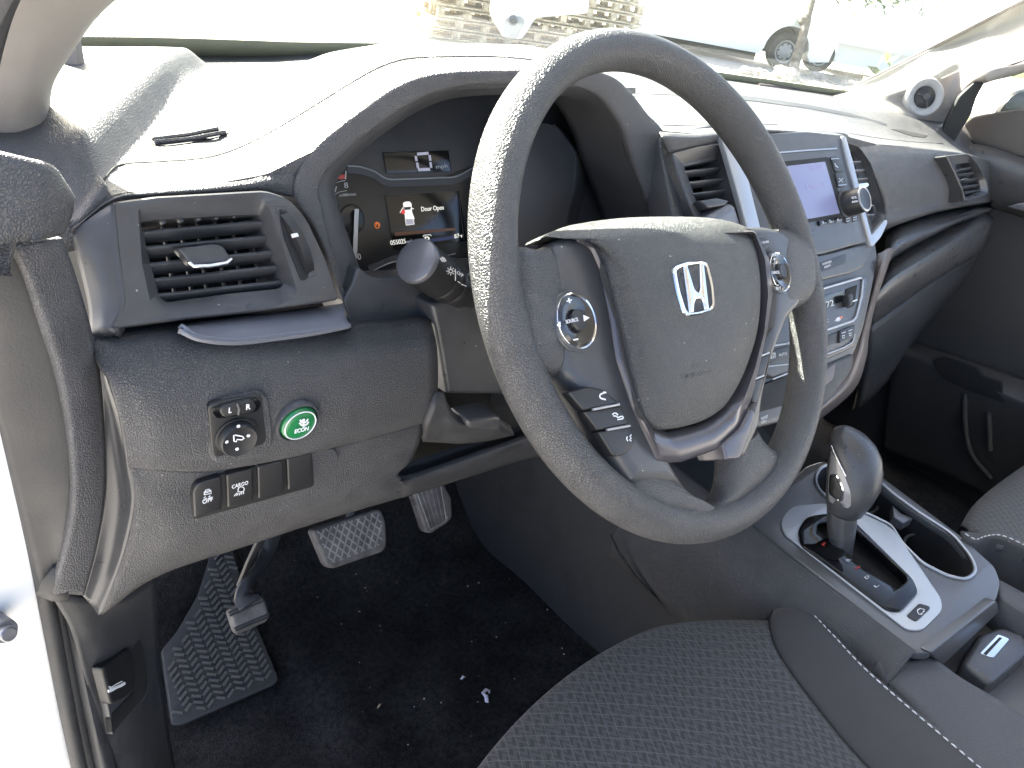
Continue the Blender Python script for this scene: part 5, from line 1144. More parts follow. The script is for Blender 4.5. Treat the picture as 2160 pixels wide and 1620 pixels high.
kick=thing('kick_panel','dark plastic kick panel with bonnet release beside the footwell','trim panel',(-.34,.2,-.6))
surf('panel_skin',[[PY(108,1256,.125),PY(180,1262,.13),PY(260,1262,.15),PY(330,1205,.19)],[PY(150,1330,.135),PY(205,1330,.14),PY(270,1320,.17),PY(333,1320,.22)],[PY(180,1430,.14),PY(225,1430,.15),PY(285,1430,.18),PY(342,1430,.23)],[PY(212,1540,.145),PY(255,1540,.155),PY(305,1540,.18),PY(356,1540,.23)],[PY(240,1680,.15),PY(280,1680,.16),PY(330,1680,.18),PY(382,1680,.22)]],'smoothlow',kick,sub=(5,5),thick=.006)
KP=bvh(kick.children[0])
PKk=locP(KP,(215,1400),(300,1400),(250,1520))
slab('release_recess',rp([(204,1404,10),(296,1342,10),(308,1400,10),(316,1462,20),(250,1530,14),(236,1552,4),(228,1500,10)],10),PKk,-.004,.0015,'smooth',kick,bev=.001)
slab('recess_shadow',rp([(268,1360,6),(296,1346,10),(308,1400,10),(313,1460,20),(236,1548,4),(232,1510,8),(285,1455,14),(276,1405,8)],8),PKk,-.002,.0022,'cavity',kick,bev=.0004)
slab('release_lever',rp([(208,1408,8),(268,1364,6),(284,1452,12),(250,1478,6),(228,1488,10)],8),PKk,-.002,.006,'button',kick,bev=.003)
slab('bonnet_icon',[(229,1456),(233,1452),(245,1447),(255,1443),(262,1438),(265,1440),(264,1444),(256,1449),(246,1453),(236,1459),(230,1461)],PKk,.006,.0068,'white',kick,bev=.0001)
strokes('bonnet_icon',[[(232,1452),(244,1444),(252,1440),(258,1437)],[(230,1449),(244,1450)]],PKk,.0008,.0068,'white',kick)
# =================== SEATS
seat=thing('driver_seat','charcoal cloth driver seat cushion with zigzag weave and pale stitching','car seat',(0,-.3,-.5))
S_=[(.236,-.092),(.20,-.105),(.165,-.135),(.137,-.19),(.117,-.253),(.105,-.34),(.10,-.55)]
cols=[-.26,-.2,-.12,-.05,.03,.09,.15,1]
def yf(x):return -.026-.9*(x+.0)**2-.35*max(0,x-.10)**1.2
rows=[]
for i,(sx_,sy_) in enumerate(S_):
    r=[]
    for j in range(9):
        t=j/8;x=lerp(-.26,sx_,t);yl=(-.10,-.115,-.15,-.21,-.28,-.36,-.55)[i];y0=lerp(yl,sy_,t)
        if i==0:y0=yf(x) if t<1 else sy_;y0=min(y0,yf(x))
        elif i==1:y0=min(lerp(yl,sy_,t),yf(x)-.022)
        z=(-.398,-.383,-.377,-.374,-.374,-.376,-.385)[i]+(.0 if i else -.0)
        z-=.004*math.sin(math.pi*t)*(i>1);r.append(Vector((x,y0,z)))
    rows.append(r)
front=[[p+Vector((0,.012,-.022)) for p in rows[0]]];front=[[p+Vector((0,-.02,-.12)) for p in rows[0]],[p+Vector((0,.010,-.05)) for p in rows[0]],[p+Vector((0,.009,-.018)) for p in rows[0]]]
cu=surf('cushion_centre',front+rows,'fabric',seat,sub=(5,4),thick=.01,sharp=180)
Rr=[(.262,-.10),(.256,-.122),(.238,-.158),(.216,-.21),(.200,-.31),(.192,-.40),(.19,-.56)]
def brow(t,dz,dx=0):
    return [Vector((lerp(a[0],b[0],t)+dx,lerp(a[1],b[1],t),lerp((-.398,-.383,-.377,-.374,-.374,-.376,-.385)[i],(-.398,-.383,-.374,-.368,-.364,-.364,-.37)[i],t)+dz)) for i,(a,b) in enumerate(zip(S_,Rr))]
def ext(r,):return [r[0]+Vector((0,-.01,-.12)),r[0]+Vector((0,.010,-.045)),r[0]+Vector((0,.008,-.017))]+r
bolst=surf('cushion_bolster',[ext(brow(0,-.0015,-.001)),ext(brow(.12,.001)),ext(brow(.5,.005)),ext(brow(.9,.003)),ext(brow(1,-.001)),ext(brow(1,-.012,.010)),ext(brow(1,-.06,.012)),ext(brow(1,-.16,.0))],'plainfab',seat,sub=(4,4),thick=.006,sharp=180,toward=(.25,-.2,2))
TB=bvh(bolst);e_=[]
for q in cr(brow(.93,.0),14):
    h_=TB.ray_cast(q+Vector((0,0,.05)),Vector((0,0,-1)))
    e_.append(h_[0]+Vector((0,0,.0004)) if h_[0] else q)

bm=bmesh.new()
def stitch(name,path,par,L=.0052,gap=.0026,r=.0008,m='stitch',lift=.0008):
    bm=bmesh.new();acc=0;P=path;pos=[0]
    for a,b in zip(P,P[1:]):pos.append(pos[-1]+(b-a).length)
    def at(s):
        for i in range(len(P)-1):
            if pos[i+1]>=s:
                t=(s-pos[i])/max(1e-9,pos[i+1]-pos[i]);return P[i].lerp(P[i+1],t)
        return P[-1]
    s=0
    while s+L<pos[-1]:
        a,b=at(s),at(s+L);d=(b-a).normalized();n=d.cross(Vector((0,0,1))).normalized()
        ring=[]
        for p,k in ((a,.5),(a.lerp(b,.5)+Vector((0,0,.0003)),1),(b,.5)):
            ring.append([bm.verts.new(p+Vector((0,0,lift))+(n*math.cos(q)+Vector((0,0,1))*math.sin(q))*r*k) for q in [i*math.pi/3 for i in range(6)]])
        for i in range(2):
            for j in range(6):bm.faces.new((ring[i][j],ring[i][(j+1)%6],ring[i+1][(j+1)%6],ring[i+1][j]))
        bm.faces.new(ring[0][::-1]);bm.faces.new(ring[2]);s+=L+gap
    o=bmobj(name,bm,m,par);return o
stitch('stitching',e_,seat)
tube('seat_seam',cr(brow(0.0,.0005),8),.0011,'dark',seat,6)
pseat=thing('passenger_seat','charcoal cloth passenger seat with stitched bolster at the right edge','car seat',(.7,-.3,-.5))
def pz(L,z):return [PZ(x,y,z) for x,y in L]
surf('cushion_centre',[pz([(2020,1120),(2062,1062),(2150,995)],-.46)+[Vector((1.14,-.185,-.46))],pz([(2024,1112),(2064,1055),(2152,988)],-.40)+[Vector((1.14,-.18,-.40))],pz([(2036,1112),(2080,1070),(2160,1018)],-.372)+[Vector((1.14,-.21,-.372))],pz([(2060,1128),(2120,1100),(2200,1060)],-.362)+[Vector((1.14,-.26,-.362))],pz([(2110,1150),(2180,1140),(2260,1120)],-.358)+[Vector((1.14,-.34,-.358))],pz([(2200,1190),(2280,1200),(2400,1220)],-.358)+[Vector((1.14,-.46,-.358))],[Vector((x,-.62,-.36)) for x in (.58,.72,.9,1.14)]],'fabric',pseat,sub=(4,4),thick=.01,sharp=180)
e2=[PZ(x,y,-.350) for x,y in ((2034,1128),(2056,1140),(2075,1134),(2100,1130),(2125,1136),(2160,1152),(2260,1200))]+[Vector((.57,-.62,-.350))]
surf('cushion_bolster',[pz([(2026,1120),(2045,1122),(2065,1124),(2100,1122),(2140,1130),(2210,1168),(2320,1220)],-.362)+[Vector((.60,-.62,-.362))],e2,[p+Vector((-.008,0,-.012)) for p in e2],[p+Vector((-.012,0,-.07)) for p in e2],[p+Vector((-.0,0,-.16)) for p in e2]],'plainfab',pseat,sub=(4,4),thick=.006,sharp=180)
stitch('stitching',[p+Vector((0,0,.001)) for p in cr(e2,10)],pseat)
# =================== PILLARS, WINDSCREEN, BODY
lp=thing('windscreen_pillar','pale grey-beige driver side windscreen pillar trim at top left','pillar',(-.34,.2,.05))
surf('pillar_trim',[[PY(-90,304,.24),PY(0,302,.24),PY(50,300,.24),(PY(88,294,.24)),PY(97,270,.26)],[PY(-90,262,.235),PY(0,262,.235),PY(50,262,.235),PY(92,262,.24),PY(105,245,.26)],[PY(-60,190,.225),PY(20,190,.22),PY(70,190,.22),PY(103,190,.23),PY(112,180,.25)],[PY(-30,100,.205),PY(50,100,.20),(PY(100,100,.20)),PY(142,112,.21),PY(152,112,.23)],[PY(-5,20,.185),PY(80,20,.18),PY(150,20,.18),PY(203,24,.19),PY(214,28,.21)],[PY(30,-80,.16),PY(140,-80,.155),PY(230,-80,.155),PY(310,-70,.165),PY(322,-64,.185)],[PY(140,-320,.11),PY(300,-320,.10),PY(450,-320,.10),PY(540,-290,.11),PY(556,-280,.13)]],'pillar',lp,sub=(5,5),thick=.02,sharp=180)
slab('pillar_foot',rp([(104,205,6),(168,192,4),(172,150,4),(160,78,3),(120,120,6)],5),Pl(PY(140,150,.36),(-.6,-.8,.1)),-.01,.0,'pillardark',lp,bev=.002)
surf('door_seal',[[PY(-60,310,.15),PY(-60,180,.14),PY(-20,90,.13),PY(22,10,.12),PY(90,-100,.10),PY(300,-380,.05)],[PY(-10,300,.15),PY(-6,180,.14),PY(12,90,.13),PY(44,0,.12),PY(112,-100,.10),PY(330,-380,.05)]],'rubber',lp,thick=.012)
ws=thing('windscreen','large dusty windscreen with added glare haze above the dashboard','windscreen',(.3,.7,.03))
wb=[Vector((x,tab(YF,x)+.015,tab(ZF,x)+.004)) for x in [-.36+1.58*i/24 for i in range(25)]]
wt=[Vector((p.x*.86+.05,p.y-.80-.05*(1-((p.x-.42)/.8)**2),.56)) for p in wb]
surf('glass_pane',[wb,[a.lerp(b,.5)+Vector((0,.03,.02)) for a,b in zip(wb,wt)],wt],'glass',ws,sub=(4,1),thick=.005,sharp=180)
def nrm_off(p,s):return p+Vector((0,-.010,-.004))*s
hts=lambda x:(.020 if x<-.05 else .020*max(.2,1-(x+.05)/.45)) if x<.8 else .009
fb=[nrm_off(p,.8)+Vector((0,0,-.01)) for p in wb];ft=[p.lerp(q,hts(p.x)/.53)+Vector((0,-.006,-.002)) for p,q in zip(wb,wt)]
surf('frit_band',[fb,ft],'frit',ws,sub=(2,1),thick=.001)
bm=bmesh.new()
for i in range(len(wb)-1):
    for k in range(12):
        t=(i+k/12)/(len(wb)-1);j=min(int(t*(len(wb)-1)),len(wb)-2);u_=t*(len(wb)-1)-j
        b=ft[j].lerp(ft[j+1],u_);u2=(wt[j]-wb[j]).normalized()
        for rr_ in range(3):
            c=b+u2*(.0012+rr_*.0022)+Vector((.00135*(rr_%2)*1.6,0,0));s=.0011-.00025*rr_
            bm.faces.new([bm.verts.new(c+Vector((s*math.cos(a),0,0))+u2*s*math.sin(a)) for a in [q*math.pi/3 for q in range(6)]])
d_=bmobj('frit_dots',bm,'frit',ws);
rpil=thing('windscreen_pillar','beige passenger side windscreen pillar trim holding the round tweeter','pillar',(1.2,.3,.0))
Lp=[(1722,206,.47),(1790,189,.44),(1870,151,.41),(1960,104,.37),(2060,53,.32),(2160,2,.26),(2330,-84,.16),(2600,-220,.05)]
Rp=[(1740,208,.40),(1860,236,.34),(1984,284,.285),(2000,240,.28),(2028,196,.27),(2072,154,.235),(2160,128,.19),(2330,58,.11),(2600,-60,.0)]
Rp=[(1735,207,.40),(1985,284,.285),(2000,240,.28),(2028,196,.27),(2072,154,.235),(2160,128,.19),(2330,58,.11),(2600,-60,.0)]
Mp=[(1800,222,.37),(1905,232,.325),(1940,190,.325),(1975,160,.315),(2040,118,.29),(2160,72,.235),(2330,-5,.14),(2600,-130,.03)]
bot=[PY(1725,208,.46),PY(1760,214,.42),PY(1850,235,.36),PY(1920,260,.31),PY(1985,284,.285)]
r1=[PY(1760,199,.45),PY(1800,200,.42),PY(1880,212,.36),PY(1945,226,.315),PY(1994,262,.282)]
r2=[PY(1830,171,.43),PY(1860,172,.41),PY(1920,185,.34),PY(1972,205,.31),PY(2003,236,.28)]
r3=[PY(1930,120,.39),PY(1955,122,.37),PY(1990,145,.32),PY(2012,168,.30),PY(2030,196,.27)]
r4=[PY(2020,74,.35),PY(2030,86,.34),PY(2045,105,.31),PY(2058,128,.28),PY(2075,155,.235)]
r5=[PY(2160,2,.27),PY(2165,30,.26),PY(2165,65,.24),PY(2165,98,.22),PY(2165,128,.19)]
r6=[PY(2400,-120,.13),PY(2400,-80,.12),PY(2400,-45,.11),PY(2400,-10,.09),PY(2400,30,.06)]
pil=surf('pillar_trim',[bot,r1,r2,r3,r4,r5,r6],'pillar',rpil,sub=(5,5),thick=.02,sharp=180)
tube('pillar_edge',[PY(*q) for q in ((1600,181,.53),(1680,191,.50),(1735,197,.475),(1765,196,.46),(1800,185,.445),(1870,151,.42),(1960,104,.38),(2060,52,.33),(2160,0,.27),(2400,-125,.13))],.0048,'brownside',rpil,8)
TP=bvh(pil);pc=hit(TP,1950,205);PSK=locP(TP,(1925,185),(1975,195),(1945,232));sn=(PSK.n+(C0-PSK.at(1950,205)).normalized()*.7).normalized()
e=(PSK.at(1950,205)-PSK.at(1950,247)).length
tw_=thing('tweeter','round silver-ringed tweeter speaker set in the passenger windscreen pillar','speaker',PSK.at(1950,205))
_sc=PSK.at(1950,205,.008)
lathe('speaker_ring',_sc-sn*.012,sn,[(-.02,e*1.03),(.010,e*1.03),(.016,e*.96),(.018,e*.88),(.017,e*.78),(.012,e*.54),(.010,e*.5)],'speaker',tw_,48,caps=(True,False))
gr=lathe('speaker_grille',_sc-sn*.002,sn,[(0,e*.56),(.004,e*.54),(.007,e*.3),(.008,e*.16)],'dark',tw_,40);gr.data.materials[0]=M['button']
lathe('speaker_cone',_sc+sn*.004,sn,[(0,e*.22),(.004,e*.18),(.006,e*.08)],'smooth',gr,24)
for a in (0,120,240):tube('spoke',[_sc+sn*.0055+(PSK.u*math.cos(math.radians(a+40))+PSK.v*math.sin(math.radians(a+40)))*e*k for k in (.2,.5)],.0016,'smooth',gr,6)
slab('pillar_rubber',rp([(1983,292,4),(1996,255,6),(2022,204,8),(2060,168,10),(2090,148,10),(2200,112,4),(2200,120,4),(2100,152,6),(2078,172,6),(2060,205,4),(2046,245,4),(2012,300,4)],6),Pl(PY(2030,220,.25),(-.85,-.4,.1)),-.03,.0,'dark',rpil,bev=.003)
# =================== PASSENGER DOOR
door=thing('passenger_door','dark grey passenger door panel with beige window ledge and lower pocket','car door',(1.28,0,-.3))
PDo=Pl((1.275,0,0),(-1,0,0),u=(0,-1,0))
slab('window_ledge',rp([(2010,292,6),(2028,266,14),(2052,246,10),(2105,236,10),(2400,205,4),(2400,430,4),(2160,334,10),(2085,312,6)],8),PDo,-.04,.0,'ledge',door,bev=.006)
surf('door_top',[[PX(1998,290,1.262),PX(2085,308,1.262),PX(2160,332,1.262),PX(2400,428,1.262)],[PX(2030,315,1.235),PX(2100,335,1.235),PX(2170,360,1.235),PX(2400,455,1.235)],[PX(2075,372,1.232),PX(2110,385,1.232),PX(2170,402,1.232),PX(2400,490,1.232)],[PX(2088,425,1.245),PX(2115,432,1.245),PX(2170,450,1.245),PX(2400,550,1.245)],[PX(2088,440,1.275),PX(2115,446,1.275),PX(2170,465,1.275),PX(2400,570,1.275)]],'smooth',door,thick=.01)
slab('door_skin',[(2040,400),(2500,400),(2500,1400),(1700,1100),(1780,560)],PDo,-.03,-.004,'doorpanel',door,bev=.003)
slab('handle_bezel',rp([(2122,436,4),(2150,428,6),(2300,430,6),(2300,470,4),(2160,446,4)],5),PDo,.03,.045,'satin',door,bev=.003)
surf('map_pocket',[[PX(1880,720,1.262),PX(1900,714,1.26),PX(1990,742,1.255),PX(2160,800,1.255),PX(2400,890,1.255)],[PX(1882,735,1.225),PX(1905,735,1.22),PX(2000,770,1.215),PX(2160,840,1.21),PX(2400,940,1.21)],[PX(1886,750,1.22),PX(1910,765,1.215),PX(2000,800,1.21),PX(2160,872,1.205),PX(2400,980,1.205)],[PX(1870,860,1.25),PX(1900,880,1.245),PX(2000,930,1.24),PX(2160,1010,1.235),PX(2400,1130,1.235)],[PX(1860,950,1.26),PX(1900,970,1.26),PX(2000,1010,1.25),PX(2160,1090,1.25),PX(2400,1200,1.25)]],'doorpanel',door,sub=(5,5),thick=.01,sharp=60)
slab('pocket_slot',rp([(1965,760,10),(1985,752,10),(2060,778,6),(2072,795,8),(2110,806,4),(2120,850,6),(2040,822,6),(1990,800,10)],8),Pl((1.205,0,0),(-1,0,0),u=(0,-1,0)),-.01,.001,'cavity',door,bev=.001)
for L_ in ([(2035,830),(2036,900),(2050,960),(2090,1010)],[(2085,870),(2088,950)]):tube('panel_rib',[PX(x,y,1.215) for x,y in cr([(a,b,0) for a,b in L_],4) and [(p[0],p[1]) for p in cr([(a,b,0) for a,b in L_],4)]],.006,'doorpanel',door,8)
tube('panel_rib',[PX(x,y,1.245) for x,y in ((1950,570),(1990,560),(2020,540),(2060,515))],.0012,'dark',door)
# window glass + mirror
gp=slab('window_glass',[(2040,262),(2058,180),(2078,156),(2600,-40),(2600,220),(2110,236)],Pl((1.30,0,0),(-1,0,0),u=(0,-1,0)),-.004,0,'glass',door,bev=.0005)
mir=thing('side_mirror','white passenger side mirror housing seen through the side window','mirror',(1.45,.2,.05))
PMi=Pl(PX(2150,210,1.47),(-.55,-.83,.05))
slab('mirror_housing',rp([(2096,240,6),(2118,205,20),(2150,180,20),(2200,172,20),(2280,200,20),(2280,260,8),(2100,262,6)],14),PMi,-.12,.0,'truckwhite',mir,bev=.02)
slab('mirror_glass',rp([(2106,240,4),(2124,212,14),(2154,190,16),(2200,184,16),(2262,205,14),(2262,250,6)],10),PMi,-.01,.004,'lcd',mir,bev=.001).data.materials[0]=M['chromedark'] if 'chromedark' in M else M['lcd']
# =================== CAR BODY above and behind (outside the frame, gives the cabin its shade)
body=thing('car_roof','pale headliner and roof of the truck cabin','roof',(.4,-.5,.62))
surf('headliner',[[Vector((x*.86+.05,-.19+.03-.02*abs(x-.42),.565)) for x in (-.42,0,.42,.9,1.3)],[Vector((x*.84+.06,-.6,.63)) for x in (-.42,0,.42,.9,1.3)],[Vector((x*.84+.06,-1.5,.62)) for x in (-.42,0,.42,.9,1.3)]],'roofliner',body,thick=.05,toward=(.4,-.5,0))
surf('rear_wall',[[Vector((x,-1.55,z)) for x in (-.42,.42,1.3)] for z in (-.68,-.2,.15)],'roofliner',body,thick=.04,toward=(.4,-.5,0)).data.materials[0]=M['doorpanel']
hood_=surf('bonnet',[[Vector((x,tab(YF,min(x,1.2))+.03,tab(ZF,x)-.035)) for x in [-.5+1.85*i/10 for i in range(11)]],[Vector((-.5+1.85*i/10,1.1,-.06)) for i in range(11)],[Vector((-.46+1.77*i/10,1.75,-.16)) for i in range(11)],[Vector((-.42+1.69*i/10,1.95,-.32)) for i in range(11)],[Vector((-.42+1.69*i/10,1.97,-.8)) for i in range(11)]],'truckwhite',None,thick=.01,toward=(.4,1,3))
top(hood_,'white painted bonnet of the truck beyond the windscreen','bonnet')
# =================== OUTSIDE
GZ=-1.22
bm=bmesh.new();n=40;S=240
V=[[bm.verts.new((-S/2+S*(i/n)+10,-S/2+S*(j/n)+20,GZ)) for j in range(n+1)] for i in range(n+1)]
for i in range(n):
    for j in range(n):bm.faces.new((V[i][j],V[i+1][j],V[i+1][j+1],V[i][j+1]))
g=bmobj('ground',bm,'conc',None,180,recalc=False);g['kind']='structure'
def G(px,py,z=GZ):return PZ(px,py,z)
def atg(px,py,q):
    """point above/below px at the same distance as ground point q"""
    d=(q-C0).dot(Vector((EX.z,EY.z,EZ.z)));return PD(px,py,d)
# white pickup parked beyond the tree
q=G(1640,146);q2=G(1690,150);print('DIST',(q-C0).length,(G(1676,164)-C0).length,(G(1715,150)-C0).length)
tr=thing('parked_pickup','white pickup truck parked behind the young tree','pickup truck',q)
fd=Vector((q2.x-q.x,q2.y-q.y,0)).normalized();
dirx=Vector((.80,-.60,0));side=Vector((-.6,-.8,0))
def wheelset(c,r,par):
    t=lathe('wheel',c+side*.0,side,[(-.12,r*.7),(-.12,r*.97),(-.08,r),(.10,r),(.13,r*.94),(.13,r*.66),(.09,r*.62)],'tire',par,40)
    rm=lathe('rim',c+side*.085,side,[(0,r*.64),(.03,r*.62),(.0,r*.5),(.02,r*.3),(.05,r*.2),(.055,r*.08)],'speaker',t,40)
    for k in range(8):
        a=k*math.pi/4;u=side.orthogonal().normalized();v=side.cross(u);lathe('rim_hole',c+side*.088+(u*math.cos(a)+v*math.sin(a))*r*.40,side,[(0,r*.045),(.012,r*.045)],'dark',t,10)
wr=.38
w1=Vector((q.x,q.y,GZ+wr));wheelset(w1,wr,tr)
LN=Vector((q.x-C0.x,q.y-C0.y,0)).length
# body: long box with wheel arch behind the front wheel
def pb(name,pts,w0,w1_,m,par=tr,bev=.05):
    """side profile polygon (along dirx from wheel, z) extruded across the truck"""
    pl=Pl(w1+side*.16,side,u=dirx);R=[]
    A=[(a,z) for a,z in pts]
    R=[[pl.w(a*(1),0,h)+Vector((0,0,z)) for a,z in A] for h in (w0,w1_)]
    return rings(name,R,m,par)
ux=Pl(w1,side,u=dirx).u;sg=1 if ux.dot(dirx)>0 else -1
def side_pts(L):return L
arch=[(-.52*math.cos(t),.52*math.sin(t)) for t in [i*math.pi/12 for i in range(13)]]
prof=[(-4.2,-.12),(-.62,-.12)]+[(a,b) for a,b in arch]+[(.62,-.12),(1.05,-.05),(1.1,.45),(.9,.72),(-.9,.80),(-1.5,1.35),(-3.2,1.38),(-3.5,.78),(-4.2,.78)]
def pb2(name,pts,a0,a1,m,par=tr):
    R=[[w1+dirx*x+side*h+Vector((0,0,z)) for x,z in pts] for h in (a0,a1)];return rings(name,R,m,par)
pb2('body',prof,-1.8,.14,'truckwhite');pb2('arch_liner',[(-.6,-.1),(.6,-.1),(.6,.55),(-.6,.55)],-.5,-.45,'cavity')
pb2('rocker',[(-3.2,-.28),(-.62,-.28),(-.62,-.11),(-3.2,-.11)],-1.7,.05,'cavity')
wheelset(w1-dirx*3.35,wr,tr);
# rear wheel of a trailer right of the trunk
q3=G(1715,150)
tr2=thing('box_trailer','white box trailer with dark rear tyre right of the tree trunk','trailer',q3)
w3=Vector((q3.x,q3.y,GZ+.36))
wheelset(w3,.36,tr2)
for a0,a1,L,m in ((-2.2,.14,[(-.05,.34),(3.6,.34),(3.6,2.6),(-.05,2.6)],'truckwhite'),(-2.1,-.1,[(.45,-.1),(3.4,-.1),(3.4,.36),(.45,.36)],'truckwhite')):
    R=[[w3+dirx*x+side*h+Vector((0,0,z)) for x,z in L] for h in (a0,a1)];rings('box_body',R,m,tr2)
# tree
qt=G(1676,160)
tree=thing('young_tree','young tree with bare leaning trunk beyond the windscreen','tree',qt)
tp=[atg(1672,164,qt),atg(1678,130,qt),atg(1688,95,qt),atg(1700,50,qt),atg(1712,5,qt),atg(1728,-60,qt),atg(1745,-140,qt)]
tube('trunk',cr(tp,4),[.12-.0025*i for i in range(len(cr(tp,4)))],'bark',tree,12)
knot=lathe('knot',atg(1697,42,qt),(0,0,1),[(-.12,.06),(-.05,.125),(.05,.125),(.12,.05)],'bark',tree,14)
bm=bmesh.new();random.seed(5);crown=tp[-1]+Vector((.3,0,.9))
TC2=[(1745,-40),(1800,-30),(1850,-25),(1900,-20),(1780,-120),(1650,-120),(1870,-90),(1960,-60)]
for cx_,cy_ in TC2:
    cc2=atg(cx_,cy_,qt)
    for i in range(170):
        p=cc2+Vector((random.gauss(0,.22),random.gauss(0,.3),random.gauss(0,.17)));u=Vector((random.gauss(0,1),random.gauss(0,1),random.gauss(0,1))).normalized();v=u.orthogonal().normalized();s=random.uniform(.05,.09)
        a=[bm.verts.new(p+u*s),bm.verts.new(p+v*s*.35),bm.verts.new(p-u*s),bm.verts.new(p-v*s*.35)];bm.faces.new(a)
bmobj('crown',bm,'leaf',tree,180,recalc=False)
for cx_,cy_ in TC2[:7]:tube('limb',[atg(1735,-90,qt),(atg(1735,-90,qt)+atg(cx_,cy_,qt))/2+Vector((0,0,.1)),atg(cx_,cy_,qt)],[.035,.022,.01],'bark',tree,6)
# stones
def rock(px,py,s,lab):
    q=G(px,py);bm=bmesh.new();bmesh.ops.create_icosphere(bm,subdivisions=3,radius=s)
    for v in bm.verts:
        d=v.co.normalized();k=1+.16*math.sin(d.x*5+px)+.12*math.sin(d.y*6+py)+.08*math.sin(d.z*9+px);v.co=Vector((v.co.x*k*1.25,v.co.y*k,v.co.z*k*.62))
    bmesh.ops.translate(bm,verts=bm.verts,vec=q+Vector((0,0,s*.3)));o=bmobj('boulder',bm,'stone',None,50);top(o,lab,'boulder','boulders round the young tree')
rock(1655,168,.26,'largest pale boulder left of the tree foot');rock(1600,160,.15,'small boulder below the pickup wheel');rock(1572,156,.14,'small boulder left of the pickup wheel');rock(1720,163,.13,'small boulder right of the tree foot');rock(1618,166,.12,'boulder between the large boulder and the wheel')
bm=bmesh.new()
for i in range(260):
    px=random.uniform(1540,1840);py=random.uniform(156,182);q=G(px,py);r=bmesh.ops.create_icosphere(bm,subdivisions=1,radius=random.uniform(.02,.07))['verts']
    for v in r:v.co=Vector((v.co.x*1.3,v.co.y,v.co.z*.6))+q
o=bmobj('gravel_bed',bm,'stone');o['kind']='stuff'
# post with valve handle
qp=G(1790,118)
po=thing('utility_post','slim grey post with crossbar right of the trailer','post',qp)
tube('post',[qp,atg(1800,46,qp)],.05,'steel',po,8);tube('crossbar',[atg(1788,49,qp),atg(1814,46,qp)],.06,'steel',po,8);tube('rail',[atg(1785,75,qp),atg(1850,80,qp)],.035,'steel',po,8)
# timber stack with white truck tail in front
def planks(px0,py0,px1,py1,lab):
    return
qa=G(870,62);qb=G(1380,135)
base=G(985,92);e1=G(1400,150)
ax_=Vector((e1.x-base.x,e1.y-base.y,0));Ls=ax_.length;ax_.normalize();pn=Vector((ax_.y,-ax_.x,0));
if pn.dot(C0-base)<0:pn=-pn
random.seed(11)
for lev_ in range(9):
    z=GZ+.02+lev_*.15
    bm=bmesh.new();off=random.uniform(-.15,.15)
    for dz,hh in ((.012,.022),(.118,.022)):
        c=base+ax_*(Ls*.32+off)-pn*.5;c.z=z+dz;rot=Matrix((ax_,-pn,Vector((0,0,1)))).transposed()
        for row in range(5):
            addbox(bm,c+pn*(.44-row*.22),(Ls*1.0,.1,hh),rot)
    s=0
    while s<Ls*.98:
        c=base+ax_*(Ls*.32+off-Ls*.5+s+.05);c.z=z+.065
        for row in range(3):
            addbox(bm,c-pn*(.05+.45*row),(.10,.12,.084),rot)
        s+=.42
    pal_=bmobj('pallet',bm,'wood');top(pal_,'weathered wooden pallet, '+('bottom one of the stack','second from the bottom of the stack','third from the bottom of the stack','fourth from the bottom of the stack','middle one of the nine in the stack','fourth from the top of the stack','third from the top of the stack','second from the top of the stack','topmost of the stack')[lev_],'pallet','pallets stacked beyond the windscreen')
tl=thing('white_truck_tail','white rear bumper corner with round socket in front of the pallets','truck rear',G(1080,112))
qq=G(1085,104);n_=Vector((C0.x-qq.x,C0.y-qq.y,0)).normalized();PTT=Pl(qq+n_*1.0,n_,u=Vector((-n_.y,n_.x,0)))
slab('bumper',rp([(1040,-60,6),(1250,-60,6),(1240,28,8),(1130,38,8),(1100,84,10),(1062,80,8),(1032,30,10)],8),PTT,-.5,.0,'truckwhite',tl,bev=.03)
slab('bumper_panel',rp([(1058,78,4),(1066,38,8),(1098,34,6),(1108,44,6),(1090,82,4)],5),PTT,-.1,.02,'speaker',tl,bev=.01)
lathe('socket',PTT.at(1082,43,.02),n_,[(0,.07),(.03,.065),(.04,.04),(.0,.03)],'satin',tl,20)
# far low white building on the left and wall behind
wl=box('perimeter_wall',(14,24,GZ+1.4),(60,.3,2.8),'truckwhite',None,bev=.02,rot=Matrix.Rotation(math.radians(-38),3,'Z'));top(wl,'long pale wall far behind the parked vehicles','wall')
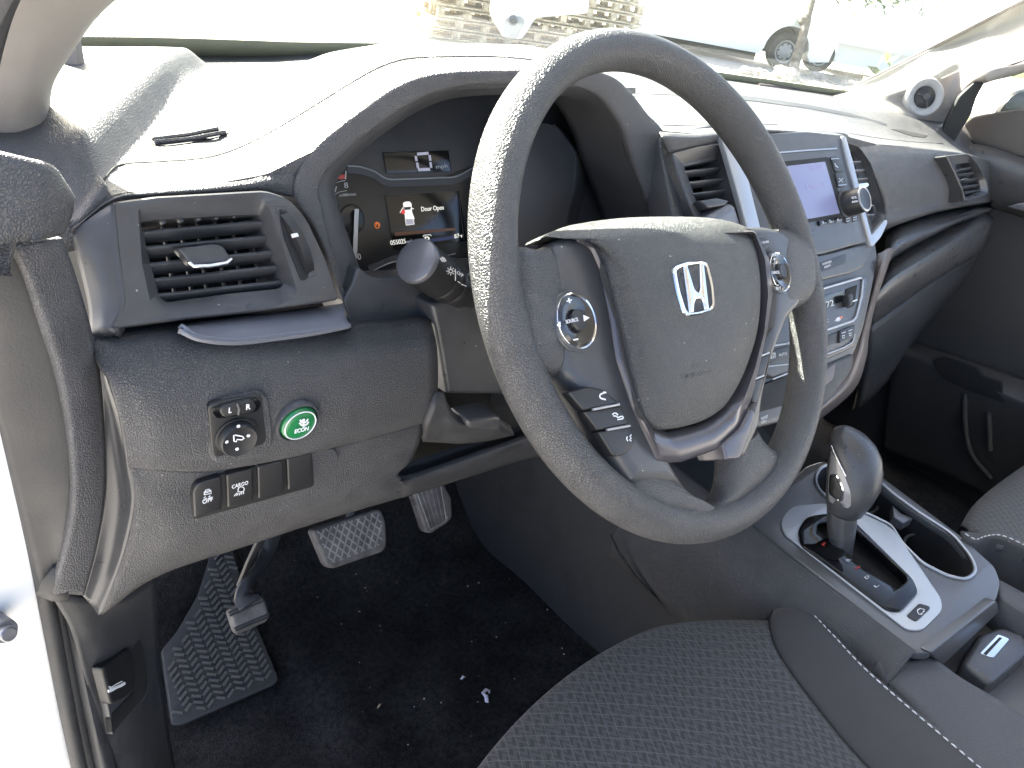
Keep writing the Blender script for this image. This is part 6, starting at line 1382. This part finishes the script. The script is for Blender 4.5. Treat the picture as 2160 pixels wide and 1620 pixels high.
# shrubs outside the passenger window
def shrub(c,s,n,lab):
    bm=bmesh.new()
    for i in range(n):
        d=Vector((random.gauss(0,1),random.gauss(0,1),random.gauss(0,1))).normalized()*random.uniform(.35,1);p=c+Vector((d.x*s,d.y*s,d.z*s*.75))
        u=Vector((random.gauss(0,1),random.gauss(0,1),random.gauss(0,1))).normalized();v=u.orthogonal().normalized();k=random.uniform(.04,.09)
        bm.faces.new([bm.verts.new(p+u*k),bm.verts.new(p+v*k*.5),bm.verts.new(p-u*k),bm.verts.new(p-v*k*.5)])
    t=thing('shrub',lab,'shrub',c-Vector((0,0,s)),'shrubs outside the passenger window');bmobj('foliage',bm,'leaf',t,180,recalc=False);tube('stem',[Vector((c.x,c.y,GZ)),c],.04,'bark',t,6)
shrub(Vector((6.0,.9,-.35)),.9,1500,'green shrub above the side mirror outside the passenger window');shrub(Vector((6.4,2.0,-.55)),.85,1500,'green shrub left of the side mirror outside the window')
for k,(px,py) in enumerate(((2080,205),(2095,212),(2110,200))):
    q=PX(px,py,4.6);q.z=GZ+.15;bm=bmesh.new();bmesh.ops.create_icosphere(bm,subdivisions=3,radius=.2)
    for v in bm.verts:v.co=Vector((v.co.x*1.3,v.co.y,v.co.z*.7))+q
    o=bmobj('boulder',bm,'stone',None,50);top(o,('boulder below the shrubs nearest the side window','boulder below the shrubs in the middle of three','boulder below the shrubs nearest the side mirror')[k],'boulder','boulders by the shrubs')
# =================== LIGHT
SUN=Vector((-.02,.81,.585)).normalized()
sd=bpy.data.lights.new('sun','SUN');so=bpy.data.objects.new('sun',sd);COL.objects.link(so);sd.energy=5;sd.angle=math.radians(.5);sd.color=(1,.955,.88)
so.rotation_euler=SUN.to_track_quat('Z','Y').to_euler()
w=bpy.data.worlds.new('World');SC.world=w;w.use_nodes=True;N=w.node_tree.nodes;L=w.node_tree.links;bg=N['Background'];sk=N.new('ShaderNodeTexSky');sk.sky_type='NISHITA';sk.sun_disc=False
sk.sun_elevation=math.asin(SUN.z);sk.sun_rotation=math.atan2(SUN.x,SUN.y);sk.dust_density=4.0;sk.air_density=.7;sk.ozone_density=.3
L.new(sk.outputs[0],bg.inputs[0]);bg.inputs[1].default_value=.065
SC.view_settings.view_transform='Standard';SC.view_settings.look='None';SC.view_settings.gamma=1;SC.view_settings.exposure=3.75;SC.view_settings.use_curve_mapping=False
SC.render.engine='CYCLES';SC.cycles.max_bounces=8;SC.cycles.transparent_max_bounces=12

# keep the tree three levels deep
def depth(o):
    d=0
    while o.parent is not None:o=o.parent;d+=1
    return d
bpy.context.view_layer.update()
for o in list(COL.objects):
    if depth(o)>2:
        a=o
        while depth(a)>1:a=a.parent
        o['_p']=a.name
for o in list(COL.objects):
    if '_p' in o:
        a=bpy.data.objects[o['_p']];del o['_p'];w_=origin_of(o);o.parent=a;o.location=w_-origin_of(a)
